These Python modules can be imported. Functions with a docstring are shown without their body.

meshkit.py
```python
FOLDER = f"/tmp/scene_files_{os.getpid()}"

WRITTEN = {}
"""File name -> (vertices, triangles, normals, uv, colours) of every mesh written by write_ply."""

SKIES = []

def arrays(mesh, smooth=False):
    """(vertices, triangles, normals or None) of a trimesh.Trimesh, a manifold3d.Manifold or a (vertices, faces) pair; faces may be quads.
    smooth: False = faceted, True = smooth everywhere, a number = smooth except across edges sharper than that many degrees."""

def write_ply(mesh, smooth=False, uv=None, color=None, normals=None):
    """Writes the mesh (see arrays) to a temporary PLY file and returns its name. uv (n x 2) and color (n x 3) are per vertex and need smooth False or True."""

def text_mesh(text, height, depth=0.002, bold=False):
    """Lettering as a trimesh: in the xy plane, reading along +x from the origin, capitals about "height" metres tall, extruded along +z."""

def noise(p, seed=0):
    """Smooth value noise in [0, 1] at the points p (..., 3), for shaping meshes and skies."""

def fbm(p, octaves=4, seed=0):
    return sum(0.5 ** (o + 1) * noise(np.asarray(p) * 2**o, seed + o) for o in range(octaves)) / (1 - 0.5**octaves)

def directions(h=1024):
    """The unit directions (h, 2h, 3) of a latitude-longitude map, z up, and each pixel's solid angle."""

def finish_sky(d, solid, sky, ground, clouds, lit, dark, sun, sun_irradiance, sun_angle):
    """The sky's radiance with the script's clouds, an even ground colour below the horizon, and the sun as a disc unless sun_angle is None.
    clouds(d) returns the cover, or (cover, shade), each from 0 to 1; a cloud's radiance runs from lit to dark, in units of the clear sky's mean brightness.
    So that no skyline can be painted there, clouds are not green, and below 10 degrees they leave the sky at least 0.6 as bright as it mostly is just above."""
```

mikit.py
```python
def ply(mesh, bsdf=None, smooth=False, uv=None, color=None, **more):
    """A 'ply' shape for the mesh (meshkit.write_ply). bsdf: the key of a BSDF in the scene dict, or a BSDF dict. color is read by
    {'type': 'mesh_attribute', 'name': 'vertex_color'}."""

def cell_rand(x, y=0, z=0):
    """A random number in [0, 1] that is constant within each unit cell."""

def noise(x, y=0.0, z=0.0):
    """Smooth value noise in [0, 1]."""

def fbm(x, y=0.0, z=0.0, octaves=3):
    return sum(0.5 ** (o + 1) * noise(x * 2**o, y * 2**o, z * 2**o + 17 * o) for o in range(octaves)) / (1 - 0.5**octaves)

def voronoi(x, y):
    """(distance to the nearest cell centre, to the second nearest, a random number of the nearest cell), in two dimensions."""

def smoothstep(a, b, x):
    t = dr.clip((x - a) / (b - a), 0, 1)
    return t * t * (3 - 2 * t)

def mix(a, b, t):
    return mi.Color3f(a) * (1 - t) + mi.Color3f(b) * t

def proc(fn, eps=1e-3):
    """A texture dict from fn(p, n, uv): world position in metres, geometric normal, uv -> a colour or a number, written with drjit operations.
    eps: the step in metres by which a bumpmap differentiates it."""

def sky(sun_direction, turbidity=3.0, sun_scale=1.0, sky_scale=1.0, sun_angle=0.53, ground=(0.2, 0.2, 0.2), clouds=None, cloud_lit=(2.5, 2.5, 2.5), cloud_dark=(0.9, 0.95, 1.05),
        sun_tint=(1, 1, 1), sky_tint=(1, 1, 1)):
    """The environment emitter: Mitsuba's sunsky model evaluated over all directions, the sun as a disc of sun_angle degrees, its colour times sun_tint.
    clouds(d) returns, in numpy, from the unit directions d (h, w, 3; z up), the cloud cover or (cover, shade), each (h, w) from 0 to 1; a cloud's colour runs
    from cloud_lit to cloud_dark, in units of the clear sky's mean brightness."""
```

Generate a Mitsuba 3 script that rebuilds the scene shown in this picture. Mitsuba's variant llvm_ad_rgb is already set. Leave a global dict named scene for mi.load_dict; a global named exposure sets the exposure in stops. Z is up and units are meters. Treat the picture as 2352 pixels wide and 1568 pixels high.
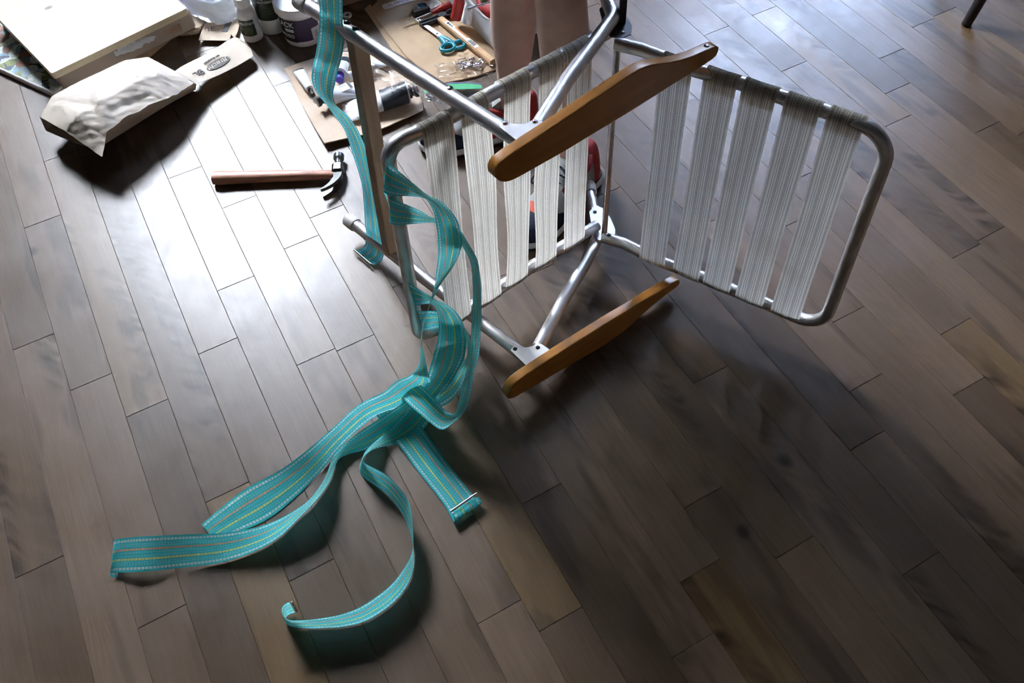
import math, random
import numpy as np
import trimesh
import drjit as dr
import mitsuba as mi
import mikit
import meshkit
from mikit import proc, noise, fbm, voronoi, cell_rand, smoothstep, mix
from shapely.geometry import Polygon, box as sbox, Point
from shapely import affinity
from shapely.ops import unary_union

random.seed(7)
rng = np.random.default_rng(7)
scene, labels = {}, {}
T = mi.ScalarTransform4f

# ------------------------------------------------------------------ camera, sky, exposure
FOCAL, PITCH, ROLL, EYE = 2064.816, 0.921477, -0.0440046, 1.47264   # pixels, rad below the horizon, rad, metres
PPX, PPY = 1231.791, 695.175
_F = np.array([0, math.cos(PITCH), -math.sin(PITCH)])
_R0 = np.array([1.0, 0, 0])
_U0 = np.cross(_R0, _F)
RIGHT = math.cos(ROLL) * _R0 + math.sin(ROLL) * _U0
UP = -math.sin(ROLL) * _R0 + math.cos(ROLL) * _U0
CAM = np.array([0.0, 0.0, EYE])
scene["camera"] = {
    "type": "perspective", "fov": math.degrees(2 * math.atan(1176 / FOCAL)), "fov_axis": "x",
    "to_world": T().look_at(origin=CAM.tolist(), target=(CAM + _F).tolist(), up=UP.tolist()),
    "principal_point_offset_x": (1176 - PPX) / 2352, "principal_point_offset_y": (784 - PPY) / 1568,
    "near_clip": 0.02, "far_clip": 500.0,
}
exposure = 8.55
YAW = -1.095326                      # direction of the floor planks
NV = -np.array([math.cos(YAW), math.sin(YAW), 0])      # horizontal, towards the window wall
BV = np.array([-math.sin(YAW), math.cos(YAW), 0])      # horizontal, along the window wall, to the right
_sun = 2.2 * -NV + 0.6 * BV + np.array([0, 0, 1.6])


def _clouds(d):
    n = meshkit.fbm(d * 2.2 + 5.3, octaves=4)
    cover = np.clip(1.25 - 1.5 * np.clip(d @ BV, 0, 1) + 0.8 * (n - 0.5), 0, 1)
    shade = np.clip(0.15 + 0.8 * (meshkit.fbm(d * 3.1 + 1.7, octaves=3) - 0.5), 0, 1)
    return cover, shade


scene["sky"] = mikit.sky(_sun, turbidity=3.0, sun_scale=0.0, sky_scale=1.0, ground=(0.22, 0.23, 0.2), clouds=_clouds,
                         cloud_lit=(2.38, 2.56, 2.90), cloud_dark=(1.45, 1.57, 1.78), sky_tint=(0.95, 1.1, 1.3))

# ------------------------------------------------------------------ helpers


def ray(px, py):
    x, y = (px - PPX) / FOCAL, (py - PPY) / FOCAL
    return x * RIGHT - y * UP + _F


def at(px, py, z=0.0):
    """The point at height z that is seen in this direction."""
    d = ray(px, py)
    return CAM + d * (z - EYE) / d[2]


def room(n, b, z=0.0):
    return NV * n + BV * b + np.array([0, 0, z])


def add(key, mesh, bsdf, smooth=False, label=None, cat=None, group=None, kind=None, **kw):
    base, n = key, 0
    while key in scene:
        n += 1
        key = f"{base}_{n:03d}"
    scene[key] = mikit.ply(mesh, bsdf, smooth, **kw)
    tag(key, label, cat, group, kind)
    return key


def tag(key, label=None, cat=None, group=None, kind=None):
    d = {k: v for k, v in (("label", label), ("category", cat), ("group", group), ("kind", kind)) if v}
    if d:
        labels[key] = d


def thing(name, label, cat, group=None):
    key, n = name, 0
    while key in labels:
        n += 1
        key = f"{name}_{n:03d}"
    tag(key, label, cat, group)
    return key


def frame_box(o, ex, ey, ez, sx, sy, sz, bevel=0.0):
    """A box with axes ex, ey, ez and sizes sx, sy, sz, centred at o, its edges bevelled."""
    m = bevel_box(sx, sy, sz, bevel)
    M = np.eye(4)
    M[:3, 0], M[:3, 1], M[:3, 2], M[:3, 3] = ex, ey, ez, o
    m.apply_transform(M)
    return m


def bevel_box(sx, sy, sz, b=0.0):
    if b <= 0:
        return trimesh.creation.box((sx, sy, sz))
    v = []
    for x in (-1, 1):
        for y in (-1, 1):
            for z in (-1, 1):
                hx, hy, hz = sx / 2, sy / 2, sz / 2
                v += [(x * (hx - b), y * (hy - b), z * hz), (x * (hx - b), y * hy, z * (hz - b)), (x * hx, y * (hy - b), z * (hz - b))]
    return trimesh.convex.convex_hull(np.array(v))


def frames(P, up=None):
    P = np.asarray(P, float)
    t = np.gradient(P, axis=0)
    t /= np.linalg.norm(t, axis=1, keepdims=True) + 1e-12
    a = np.zeros_like(P)
    ref = np.array([0, 0, 1.0]) if up is None else np.asarray(up, float)
    if abs(ref @ t[0]) > 0.9:
        ref = np.array([1.0, 0.2, 0])
    a0 = ref - t[0] * (ref @ t[0])
    a[0] = a0 / np.linalg.norm(a0)
    for i in range(1, len(P)):
        x = a[i - 1] - t[i] * (a[i - 1] @ t[i])
        a[i] = x / np.linalg.norm(x)
    return t, a, np.cross(t, a)


def tube(P, r, sides=20, caps=True, flat=None):
    """A round tube along the points P; r a number or one per point."""
    P = np.asarray(P, float)
    t, a, b = frames(P)
    r = np.broadcast_to(r, (len(P),))
    ang = np.arange(sides) * 2 * np.pi / sides
    V = P[:, None] + r[:, None, None] * (np.cos(ang)[None, :, None] * a[:, None] + np.sin(ang)[None, :, None] * b[:, None])
    n = len(P)
    i, j = np.meshgrid(np.arange(n - 1), np.arange(sides), indexing="ij")
    q = np.stack([i * sides + j, i * sides + (j + 1) % sides, (i + 1) * sides + (j + 1) % sides, (i + 1) * sides + j], -1).reshape(-1, 4)
    F = np.vstack([q[:, [0, 1, 2]], q[:, [0, 2, 3]]])
    V = V.reshape(-1, 3)
    if caps:
        k = len(V)
        V = np.vstack([V, P[0], P[-1]])
        jj = np.arange(sides)
        F = np.vstack([F, np.stack([jj * 0 + k, (jj + 1) % sides, jj], 1), np.stack([jj * 0 + k + 1, (n - 1) * sides + jj, (n - 1) * sides + (jj + 1) % sides], 1)])
    m = trimesh.Trimesh(V, F, process=False)
    if m.volume < 0:
        m.invert()
    return m


def spline(P, n, closed=False):
    from scipy.interpolate import CubicSpline, PchipInterpolator
    P = np.asarray(P, float)
    s = np.r_[0, np.cumsum(np.linalg.norm(np.diff(P, axis=0), axis=1) ** 0.7 + 1e-6)]
    return CubicSpline(s, P, bc_type="natural")(np.linspace(0, s[-1], n))


def fillet(P, R, k=9):
    """Polyline P with its inner corners rounded at radius R (number or one per corner)."""
    P = np.asarray(P, float)
    R = np.broadcast_to(R, (len(P) - 2,))
    out = [P[0]]
    for i in range(1, len(P) - 1):
        a, b = P[i - 1] - P[i], P[i + 1] - P[i]
        la, lb = np.linalg.norm(a), np.linalg.norm(b)
        a, b = a / la, b / lb
        ang = math.acos(np.clip(a @ b, -1, 1))
        if R[i - 1] <= 0 or ang > math.pi - 0.02:
            out.append(P[i])
            continue
        d = min(R[i - 1] / math.tan(ang / 2), 0.48 * la, 0.48 * lb)
        r = d * math.tan(ang / 2)
        bis = (a + b) / np.linalg.norm(a + b)
        c = P[i] + bis * r / math.sin(ang / 2)
        u, v = P[i] + a * d - c, P[i] + b * d - c
        th = math.pi - ang
        w = v - u * (u @ v) / (u @ u)
        w = w / np.linalg.norm(w) * np.linalg.norm(u)
        for s in np.linspace(0, th, k):
            out.append(c + u * math.cos(s) + w * math.sin(s))
    out.append(P[-1])
    return np.array(out)


def dense(P, step=0.02):
    P = np.asarray(P, float)
    out = [P[0]]
    for a, b in zip(P[:-1], P[1:]):
        n = max(1, int(np.linalg.norm(b - a) / step))
        out += [a + (b - a) * (i + 1) / n for i in range(n)]
    return np.array(out)


def prism(poly, o, ex, ey, ez, depth):
    """Shapely polygon in (ex, ey), extruded from o along ez by depth."""
    parts = []
    for g in getattr(poly, "geoms", [poly]):
        m = trimesh.creation.extrude_polygon(g, depth, engine="earcut")
        M = np.eye(4)
        M[:3, 0], M[:3, 1], M[:3, 2], M[:3, 3] = ex, ey, ez, o
        m.apply_transform(M)
        parts.append(m)
    m = trimesh.util.concatenate(parts)
    if m.volume < 0:
        m.invert()
    return m


def lathe(prof, o, axis=(0, 0, 1), n=32):
    """Profile [(r, h)] turned about the axis at o."""
    m = trimesh.creation.revolve(np.asarray(prof, float), sections=n)
    z = np.asarray(axis, float)
    z = z / np.linalg.norm(z)
    x = np.cross([0, 1, 0], z) if abs(z[1]) < 0.9 else np.cross([1, 0, 0], z)
    x = x / np.linalg.norm(x)
    M = np.eye(4)
    M[:3, 0], M[:3, 1], M[:3, 2], M[:3, 3] = x, np.cross(z, x), z, o
    m.apply_transform(M)
    if m.volume < 0:
        m.invert()
    return m


def join(*ms):
    return trimesh.util.concatenate([m for m in ms])


def grid_mesh(G, uv=None):
    """(rows, cols, 3) grid of points to a mesh."""
    h, w = G.shape[:2]
    i, j = np.meshgrid(np.arange(h - 1), np.arange(w - 1), indexing="ij")
    k = (i * w + j).ravel()
    F = np.vstack([np.stack([k, k + 1, k + w + 1], 1), np.stack([k, k + w + 1, k + w], 1)])
    return trimesh.Trimesh(G.reshape(-1, 3), F, process=False)


def unit(v):
    v = np.asarray(v, float)
    return v / np.linalg.norm(v)


# ------------------------------------------------------------------ materials
def rgb(*c):
    return {"type": "rgb", "value": list(c)}


def plain(key, c, rough=0.5, spec=0.5, **kw):
    scene[key] = {"type": "twosided", "bsdf": {"type": "principled", "base_color": c if isinstance(c, dict) else rgb(*c), "roughness": rough, "specular": spec, **kw}}
    return key


def f_plank(p, n, uv):
    """uv.x along the plank in metres with an offset of its own, uv.y: whole part = the plank's number, rest = across."""
    pid = dr.floor(uv.y)
    ac = (uv.y - pid)
    t = cell_rand(pid, 3)
    t2 = cell_rand(pid, 11)
    al = uv.x + pid * 3.7
    ring = fbm(al * 3.0, ac * 2.2 + pid * 5.1, 0.3, 3)
    grain = noise(al * 14.0, ac * 46.0 + ring * 22.0, pid) * 0.6 + noise(al * 40.0, ac * 120.0, pid) * 0.4
    curl = noise(al * 70.0 + ac * 6.0 + ring * 6.0, ac * 1.8, pid) * smoothstep(0.52, 0.75, fbm(al * 2.6, ac * 1.3, pid + 2.0, 2)) * smoothstep(0.35, 0.6, t2)
    knot_x, knot_d, knot_r = voronoi(al * 1.6, pid * 7.3 + ac * 0.16 + 0.5)
    knot = smoothstep(0.035, 0.008, knot_x) * smoothstep(0.55, 0.7, knot_r)
    base = mix((0.092, 0.058, 0.035), (0.172, 0.112, 0.071), t)
    base = mix(base, (0.175, 0.105, 0.045), 0.8 * smoothstep(0.72, 0.95, t2))
    v = 0.84 + 0.24 * (ring - 0.4) + 0.20 * (grain - 0.5) - 0.62 * curl
    dark = smoothstep(0.60, 0.80, fbm(al * 4.5, ac * 2.0 + pid * 1.3, 7.0, 3))
    v = v * (1.0 - 0.38 * dark) * (1.0 - 0.6 * knot)
    return base * v * 0.9


def f_plank_far(p, n, uv):
    w = 0.08095
    b = (p.x * float(BV[0]) + p.y * float(BV[1]) + 0.1331) / w
    a = p.x * float(NV[0]) + p.y * float(NV[1])
    row = dr.floor(b)
    off = cell_rand(row, 5) * 0.9
    seg = dr.floor((a + off) / 0.9)
    seam = smoothstep(0.0, 0.02, dr.minimum(b - row, 1 - (b - row)))
    uv2 = mi.Point2f(a, row * 7 + seg * 13 + 900 + 0.5)
    return f_plank(p, n, uv2) * (0.35 + 0.65 * seam)


def f_floor_rough(p, n, uv):
    return 0.29 + 0.08 * noise(p.x * 9.0, p.y * 9.0, 1.0) + 0.06 * noise(p.x * 60.0, p.y * 60.0, 3.0)


scene["m_plank"] = {"type": "principled", "base_color": proc(f_plank), "roughness": proc(f_floor_rough), "specular": 0.60}
scene["m_floor_far"] = {"type": "principled", "base_color": proc(f_plank_far), "roughness": 0.45, "specular": 0.5}
plain("m_subfloor", (0.030, 0.022, 0.017), 0.8)
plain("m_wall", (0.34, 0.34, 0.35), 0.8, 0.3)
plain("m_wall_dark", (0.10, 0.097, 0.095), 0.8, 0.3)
plain("m_ceiling", (0.14, 0.137, 0.135), 0.85, 0.2)
plain("m_trim", (0.72, 0.72, 0.70), 0.5)
scene["m_glass"] = {"type": "thindielectric", "int_ior": 1.5}


def f_alu(p, n, uv):
    return 0.80 + 0.14 * fbm(p.x * 40.0, p.y * 40.0, p.z * 40.0, 3)


def f_alu_rough(p, n, uv):
    return 0.11 + 0.13 * fbm(p.x * 25.0 + 3.0, p.y * 25.0, p.z * 25.0, 2)


scene["m_aluminium"] = {"type": "twosided", "bsdf": {"type": "roughconductor", "material": "Al", "distribution": "ggx", "alpha": proc(f_alu_rough), "specular_reflectance": proc(f_alu)}}
scene["m_steel"] = {"type": "twosided", "bsdf": {"type": "roughconductor", "material": "Cr", "alpha": 0.18}}
plain("m_dark_steel", (0.05, 0.055, 0.06), 0.35, metallic=0.7)
plain("m_cap", (0.66, 0.64, 0.58), 0.5)


_VA = (0.7938, 0.6063, -0.0499)


def f_varnish(p, n, uv):
    x = p.x * _VA[0] + p.y * _VA[1] + p.z * _VA[2]
    y = p.x * -_VA[1] + p.y * _VA[0]
    g = noise(x * 12.0, y * 160.0, p.z * 90.0) * 0.6 + fbm(x * 30.0, y * 60.0, p.z * 30.0, 2) * 0.4
    return mix((0.50, 0.19, 0.030), (0.70, 0.31, 0.065), g)


scene["m_varnish"] = {"type": "twosided", "bsdf": {"type": "principled", "base_color": proc(f_varnish), "roughness": 0.30, "specular": 0.5, "clearcoat": 0.4, "clearcoat_gloss": 0.8}}


def f_slat(p, n, uv):
    g = noise(p.x * 90.0, p.y * 90.0, p.z * 5.0) * 0.7 + noise(p.x * 300.0, p.y * 300.0, p.z * 14.0) * 0.3
    return mix((0.33, 0.20, 0.125), (0.47, 0.31, 0.20), g)


scene["m_slat"] = {"type": "twosided", "bsdf": {"type": "principled", "base_color": proc(f_slat), "roughness": 0.5}}


def band(x, c, h):
    return 1.0 - smoothstep(h * 0.8, h * 1.2, dr.abs(x - c))


def f_white_web(p, n, uv):
    """uv.x across 0..1, uv.y along in metres"""
    x, y = uv.x, uv.y
    rib = 0.5 + 0.5 * dr.sin(y * 2400.0)
    dash = 0.35 + 0.65 * smoothstep(0.3, 0.6, dr.abs(dr.sin(y * 700.0 + 3.0 * noise(y * 40.0, x * 3.0))))
    wide = dr.maximum(dr.maximum(band(x, 0.09, 0.035), band(x, 0.36, 0.05)), dr.maximum(band(x, 0.63, 0.05), band(x, 0.91, 0.035)))
    thin = mi.Float(0)
    for c in (0.20, 0.27, 0.47, 0.54, 0.73, 0.80):
        thin = dr.maximum(thin, band(x, c, 0.009))
    base = mi.Color3f(0.90, 0.87, 0.78) * (0.9 + 0.1 * rib)
    base = mix(base, (0.36, 0.33, 0.265), 0.70 * wide * dash)
    base = mix(base, (0.27, 0.25, 0.21), 0.75 * thin)
    dirt = smoothstep(0.62, 0.80, fbm(p.x * 9.0, p.y * 9.0, p.z * 9.0, 3))
    return mix(base, (0.42, 0.33, 0.21), 0.35 * dirt)


def f_teal_web(p, n, uv):
    x, y = uv.x, uv.y
    rib = 0.5 + 0.5 * dr.sin(y * 2600.0)
    dash = smoothstep(0.25, 0.5, dr.abs(dr.sin(y * 520.0)))
    dash2 = smoothstep(-0.1, 0.2, dr.sin(y * 1300.0))
    base = mix((0.040, 0.56, 0.575), (0.11, 0.72, 0.73), rib * 0.5 + 0.5 * noise(x * 9.0, y * 30.0))
    white = dr.maximum(band(x, 0.10, 0.035), band(x, 0.90, 0.035)) * dash
    fine = mi.Float(0)
    for c in (0.21, 0.27, 0.45, 0.55, 0.73, 0.79):
        fine = dr.maximum(fine, band(x, c, 0.010))
    base = mix(base, (0.85, 0.92, 0.92), 0.85 * white)
    base = mix(base, (0.80, 0.90, 0.90), 0.6 * fine * dash2)
    base = mix(base, (0.85, 0.46, 0.27), 0.85 * band(x, 0.36, 0.033) * (0.35 + 0.65 * dash))
    base = mix(base, (0.86, 0.83, 0.28), 0.85 * band(x, 0.64, 0.033) * (0.35 + 0.65 * dash))
    return base


def webbing(key, fn, trans):
    scene[key] = {"type": "principledthin", "base_color": proc(fn), "roughness": 0.42, "spec_trans": 0.0, "diff_trans": trans, "eta": 1.45}


webbing("m_white_web", f_white_web, 1.1)
webbing("m_teal_web", f_teal_web, 1.0)

# ------------------------------------------------------------------ the room
WN, WB0, WB1, WZ, BACKN = 5.5, -3.0, 9.2, 5.4, -3.0
WINDOWS = [(-0.42, 1.06, 2.55, 4.65), (4.50, 7.40, 2.70, 4.70)]


def rbox(n0, n1, b0, b1, z0, z1, bevel=0.0):
    return frame_box(room((n0 + n1) / 2, (b0 + b1) / 2, (z0 + z1) / 2), NV, BV, np.array([0, 0, 1.0]), abs(n1 - n0), abs(b1 - b0), z1 - z0, bevel)


def wall_with_windows():
    ms, b = [], WB0 - 0.15
    for b0, b1, z0, z1 in WINDOWS:
        ms += [rbox(WN, WN + 0.16, b, b0, 0, WZ), rbox(WN, WN + 0.16, b0, b1, 0, z0), rbox(WN, WN + 0.16, b0, b1, z1, WZ)]
        b = b1
    ms.append(rbox(WN, WN + 0.16, b, WB1 + 0.15, 0, WZ))
    return join(*ms)


add("wall_front", wall_with_windows(), "m_wall", kind="structure", label="plain wall with the windows, beyond the photo")
add("wall_left", rbox(BACKN - 0.15, WN, WB0 - 0.15, WB0, 0, WZ), "m_wall_dark", kind="structure")
add("wall_right", rbox(BACKN - 0.15, WN, WB1, WB1 + 0.15, 0, WZ), "m_wall_dark", kind="structure")
add("wall_back", rbox(BACKN - 0.15, BACKN, WB0, WB1, 0, WZ), "m_wall_dark", kind="structure")
add("ceiling", rbox(BACKN - 0.15, WN + 0.16, WB0 - 0.15, WB1 + 0.15, WZ, WZ + 0.1), "m_ceiling", kind="structure")
for k, (b0, b1, z0, z1) in enumerate(WINDOWS):
    w = f"window_{k + 1}"
    tag(w, "white framed window in the wall beyond the photo", kind="structure")
    f = 0.045
    bars = [rbox(WN + .05, WN + .11, b0, b0 + f, z0, z1), rbox(WN + .05, WN + .11, b1 - f, b1, z0, z1),
            rbox(WN + .05, WN + .11, b0 + f, b1 - f, z0, z0 + f), rbox(WN + .05, WN + .11, b0 + f, b1 - f, z1 - f, z1)]
    nm = 1 if k == 0 else 2
    if k:
        bm = (b0 + b1) / 2
        bars.append(rbox(WN + .055, WN + .105, bm - .025, bm + .025, z0 + f, z1 - f))
    add(w + "__frame", join(*bars), "m_trim")
    add(w + "__sill", rbox(WN - .05, WN + .05, b0 - .04, b1 + .04, z0 - .03, z0, 0.004), "m_trim")
    add(w + "__pane", rbox(WN + .078, WN + .082, b0 + f, b1 - f, z0 + f, z1 - f) if False else
        grid_mesh(np.array([[room(WN + .08, b0 + f, z0 + f), room(WN + .08, b1 - f, z0 + f)], [room(WN + .08, b0 + f, z1 - f), room(WN + .08, b1 - f, z1 - f)]])), "m_glass")

# unseen houses, added to block the low sky and darken the floor
plain("m_added_brick", (0.13, 0.105, 0.09), 0.85, 0.2)
plain("m_added_roof", (0.07, 0.07, 0.075), 0.85, 0.2)
HB = rbox(11.5, 18.0, -14, 24, -3.0, 5.7)
add("added_houses__wall", HB, "m_added_brick", kind=None)
ro_ = prism(Polygon([(0, 0), (6.6, 0), (3.3, .9)]), room(11.2, -14.3, 5.7), NV, np.array([0, 0, 1.0]), BV, 38.6)
add("added_houses__roof", ro_, "m_added_roof")
add("added_houses__tall_wall", rbox(12.0, 19.0, 6.5, 34, -3.0, 8.6), "m_added_brick")  # taller added block, cuts the right window's light on the near floor
tag("added_houses", "unseen row of brick houses added outside the windows to block the low sky", kind="structure")

# ------------------------------------------------------------------ the floor: boards one by one
ZN0, ZN1, ZR0, ZR1 = -0.45, 3.2, -9, 29          # board field: from, to along NV; first and last row
PW, PB = 0.08095, -0.13309
JOINTS = {-3: [1.758, 1.266], -4: [1.424], 1: [1.746, 1.361], 0: [1.223, 0.692], 2: [1.588], 3: [1.4, 1.09, 0.472], -2: [1.151], -1: [0.903], -5: [0.93],
          4: [0.412], 10: [0.672], 8: [0.471], 7: [0.366], 5: [0.619], 16: [0.521], 15: [0.406], 12: [0.414], 9: [0.32], 11: [0.194], 18: [1.541, 0.653],
          20: [1.545], 19: [1.32], 24: [1.286], 22: [1.232, 0.908], 21: [1.122], 14: [0.65]}
tag("floor", "dark brown hardwood floor of narrow boards", kind="structure")
add("floor__base", rbox(ZN0, ZN1, PB + PW * ZR0, PB + PW * ZR1, -0.06, -0.012), "m_subfloor")
far = [rbox(BACKN, WN, WB0, PB + PW * ZR0, -0.06, 0), rbox(BACKN, WN, PB + PW * ZR1, WB1, -0.06, 0), rbox(BACKN, ZN0, PB + PW * ZR0, PB + PW * ZR1, -0.06, 0), rbox(ZN1, WN, PB + PW * ZR0, PB + PW * ZR1, -0.06, 0)]
add("floor__outer_boards", join(*far), "m_floor_far", kind="stuff")
_r = random.Random(31)
_pid = 0
for row in range(ZR0, ZR1):
    js = sorted(JOINTS.get(row, []))
    if not js:
        js = [_r.uniform(0.2, 2.4)]
    a = js[0]
    while a > ZN0 + 0.3:
        a -= _r.uniform(0.45, 1.25)
        js.append(a)
    a = max(js)
    while a < ZN1 - 0.3:
        a += _r.uniform(0.45, 1.25)
        js.append(a)
    js = [ZN0] + sorted(x for x in js if ZN0 + 0.15 < x < ZN1 - 0.15) + [ZN1]
    for n0, n1 in zip(js[:-1], js[1:]):
        _pid += 1
        m = frame_box(room((n0 + n1) / 2, PB + PW * (row + 0.5), -0.006 + _r.uniform(-0.00025, 0.0)), NV, BV, np.array([0, 0, 1.0]), n1 - n0 - 0.0006, PW - 0.0003, 0.0118, 0.0006)
        q = m.vertices - room((n0 + n1) / 2, PB + PW * (row + 0.5))
        uv = np.stack([q @ NV + 0.37 * _pid, _pid + 0.5 + 0.98 * (q @ BV) / PW], 1)
        add("floor__plank", m, "m_plank", uv=uv)

# ------------------------------------------------------------------ the lawn chair, lying on its side
CU = unit([0.99980, -0.00112, -0.01994])
CN = unit([0.01992, 0.05609, 0.99823])
CU = unit(CU - CN * (CU @ CN))
CV = np.cross(CN, CU)
CO = np.array([0.2, 1.1, 0.07578])
CW = 0.46118                                        # between the tube axes of the two sides


def ch(u, v, s=0.0):
    return CO + u * CU + v * CV + s * CN


def chair_pts(pts, s):
    return np.array([ch(u, v, s) for u, v in pts])


def chp(px, py, s=0.0):
    """(u, v) of the chair point seen here on its plane s."""
    d = ray(px, py)
    X = CAM + d * ((CO + s * CN - CAM) @ CN) / (d @ CN)
    return (X - CO) @ CU, (X - CO) @ CV


chair = thing("lawn_chair", "folding aluminium lawn chair lying on its side with white woven straps and wooden armrests", "chair")
TR = 0.0118
seat_line = [(-.066, .163), (-.137, .107), (-.198, .057), (-.2605, .004), (-.324, -.052), (-.372, -.089)]
front = (-.423, -.123)
P = np.vstack([chair_pts(seat_line, 0), [ch(*front, 0)], [ch(*front, CW)], chair_pts(seat_line[::-1], CW)])
add(chair + "__seat_frame", tube(dense(fillet(P, [0] * 5 + [0.062, 0.062] + [0] * 5)), TR), "m_aluminium", 40)
back_line = [(-.057, .128), (-.015, .108), (.064, .048), (.129, .011), (.187, -.028), (.2475, -.067)]
top = (.338, -.131)
P = np.vstack([chair_pts(back_line, 0), [ch(*top, 0)], [ch(*top, CW)], chair_pts(back_line[::-1], CW)])
add(chair + "__back_frame", tube(dense(fillet(P, [0] * 5 + [0.058, 0.058] + [0] * 5)), TR), "m_aluminium", 40)
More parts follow.
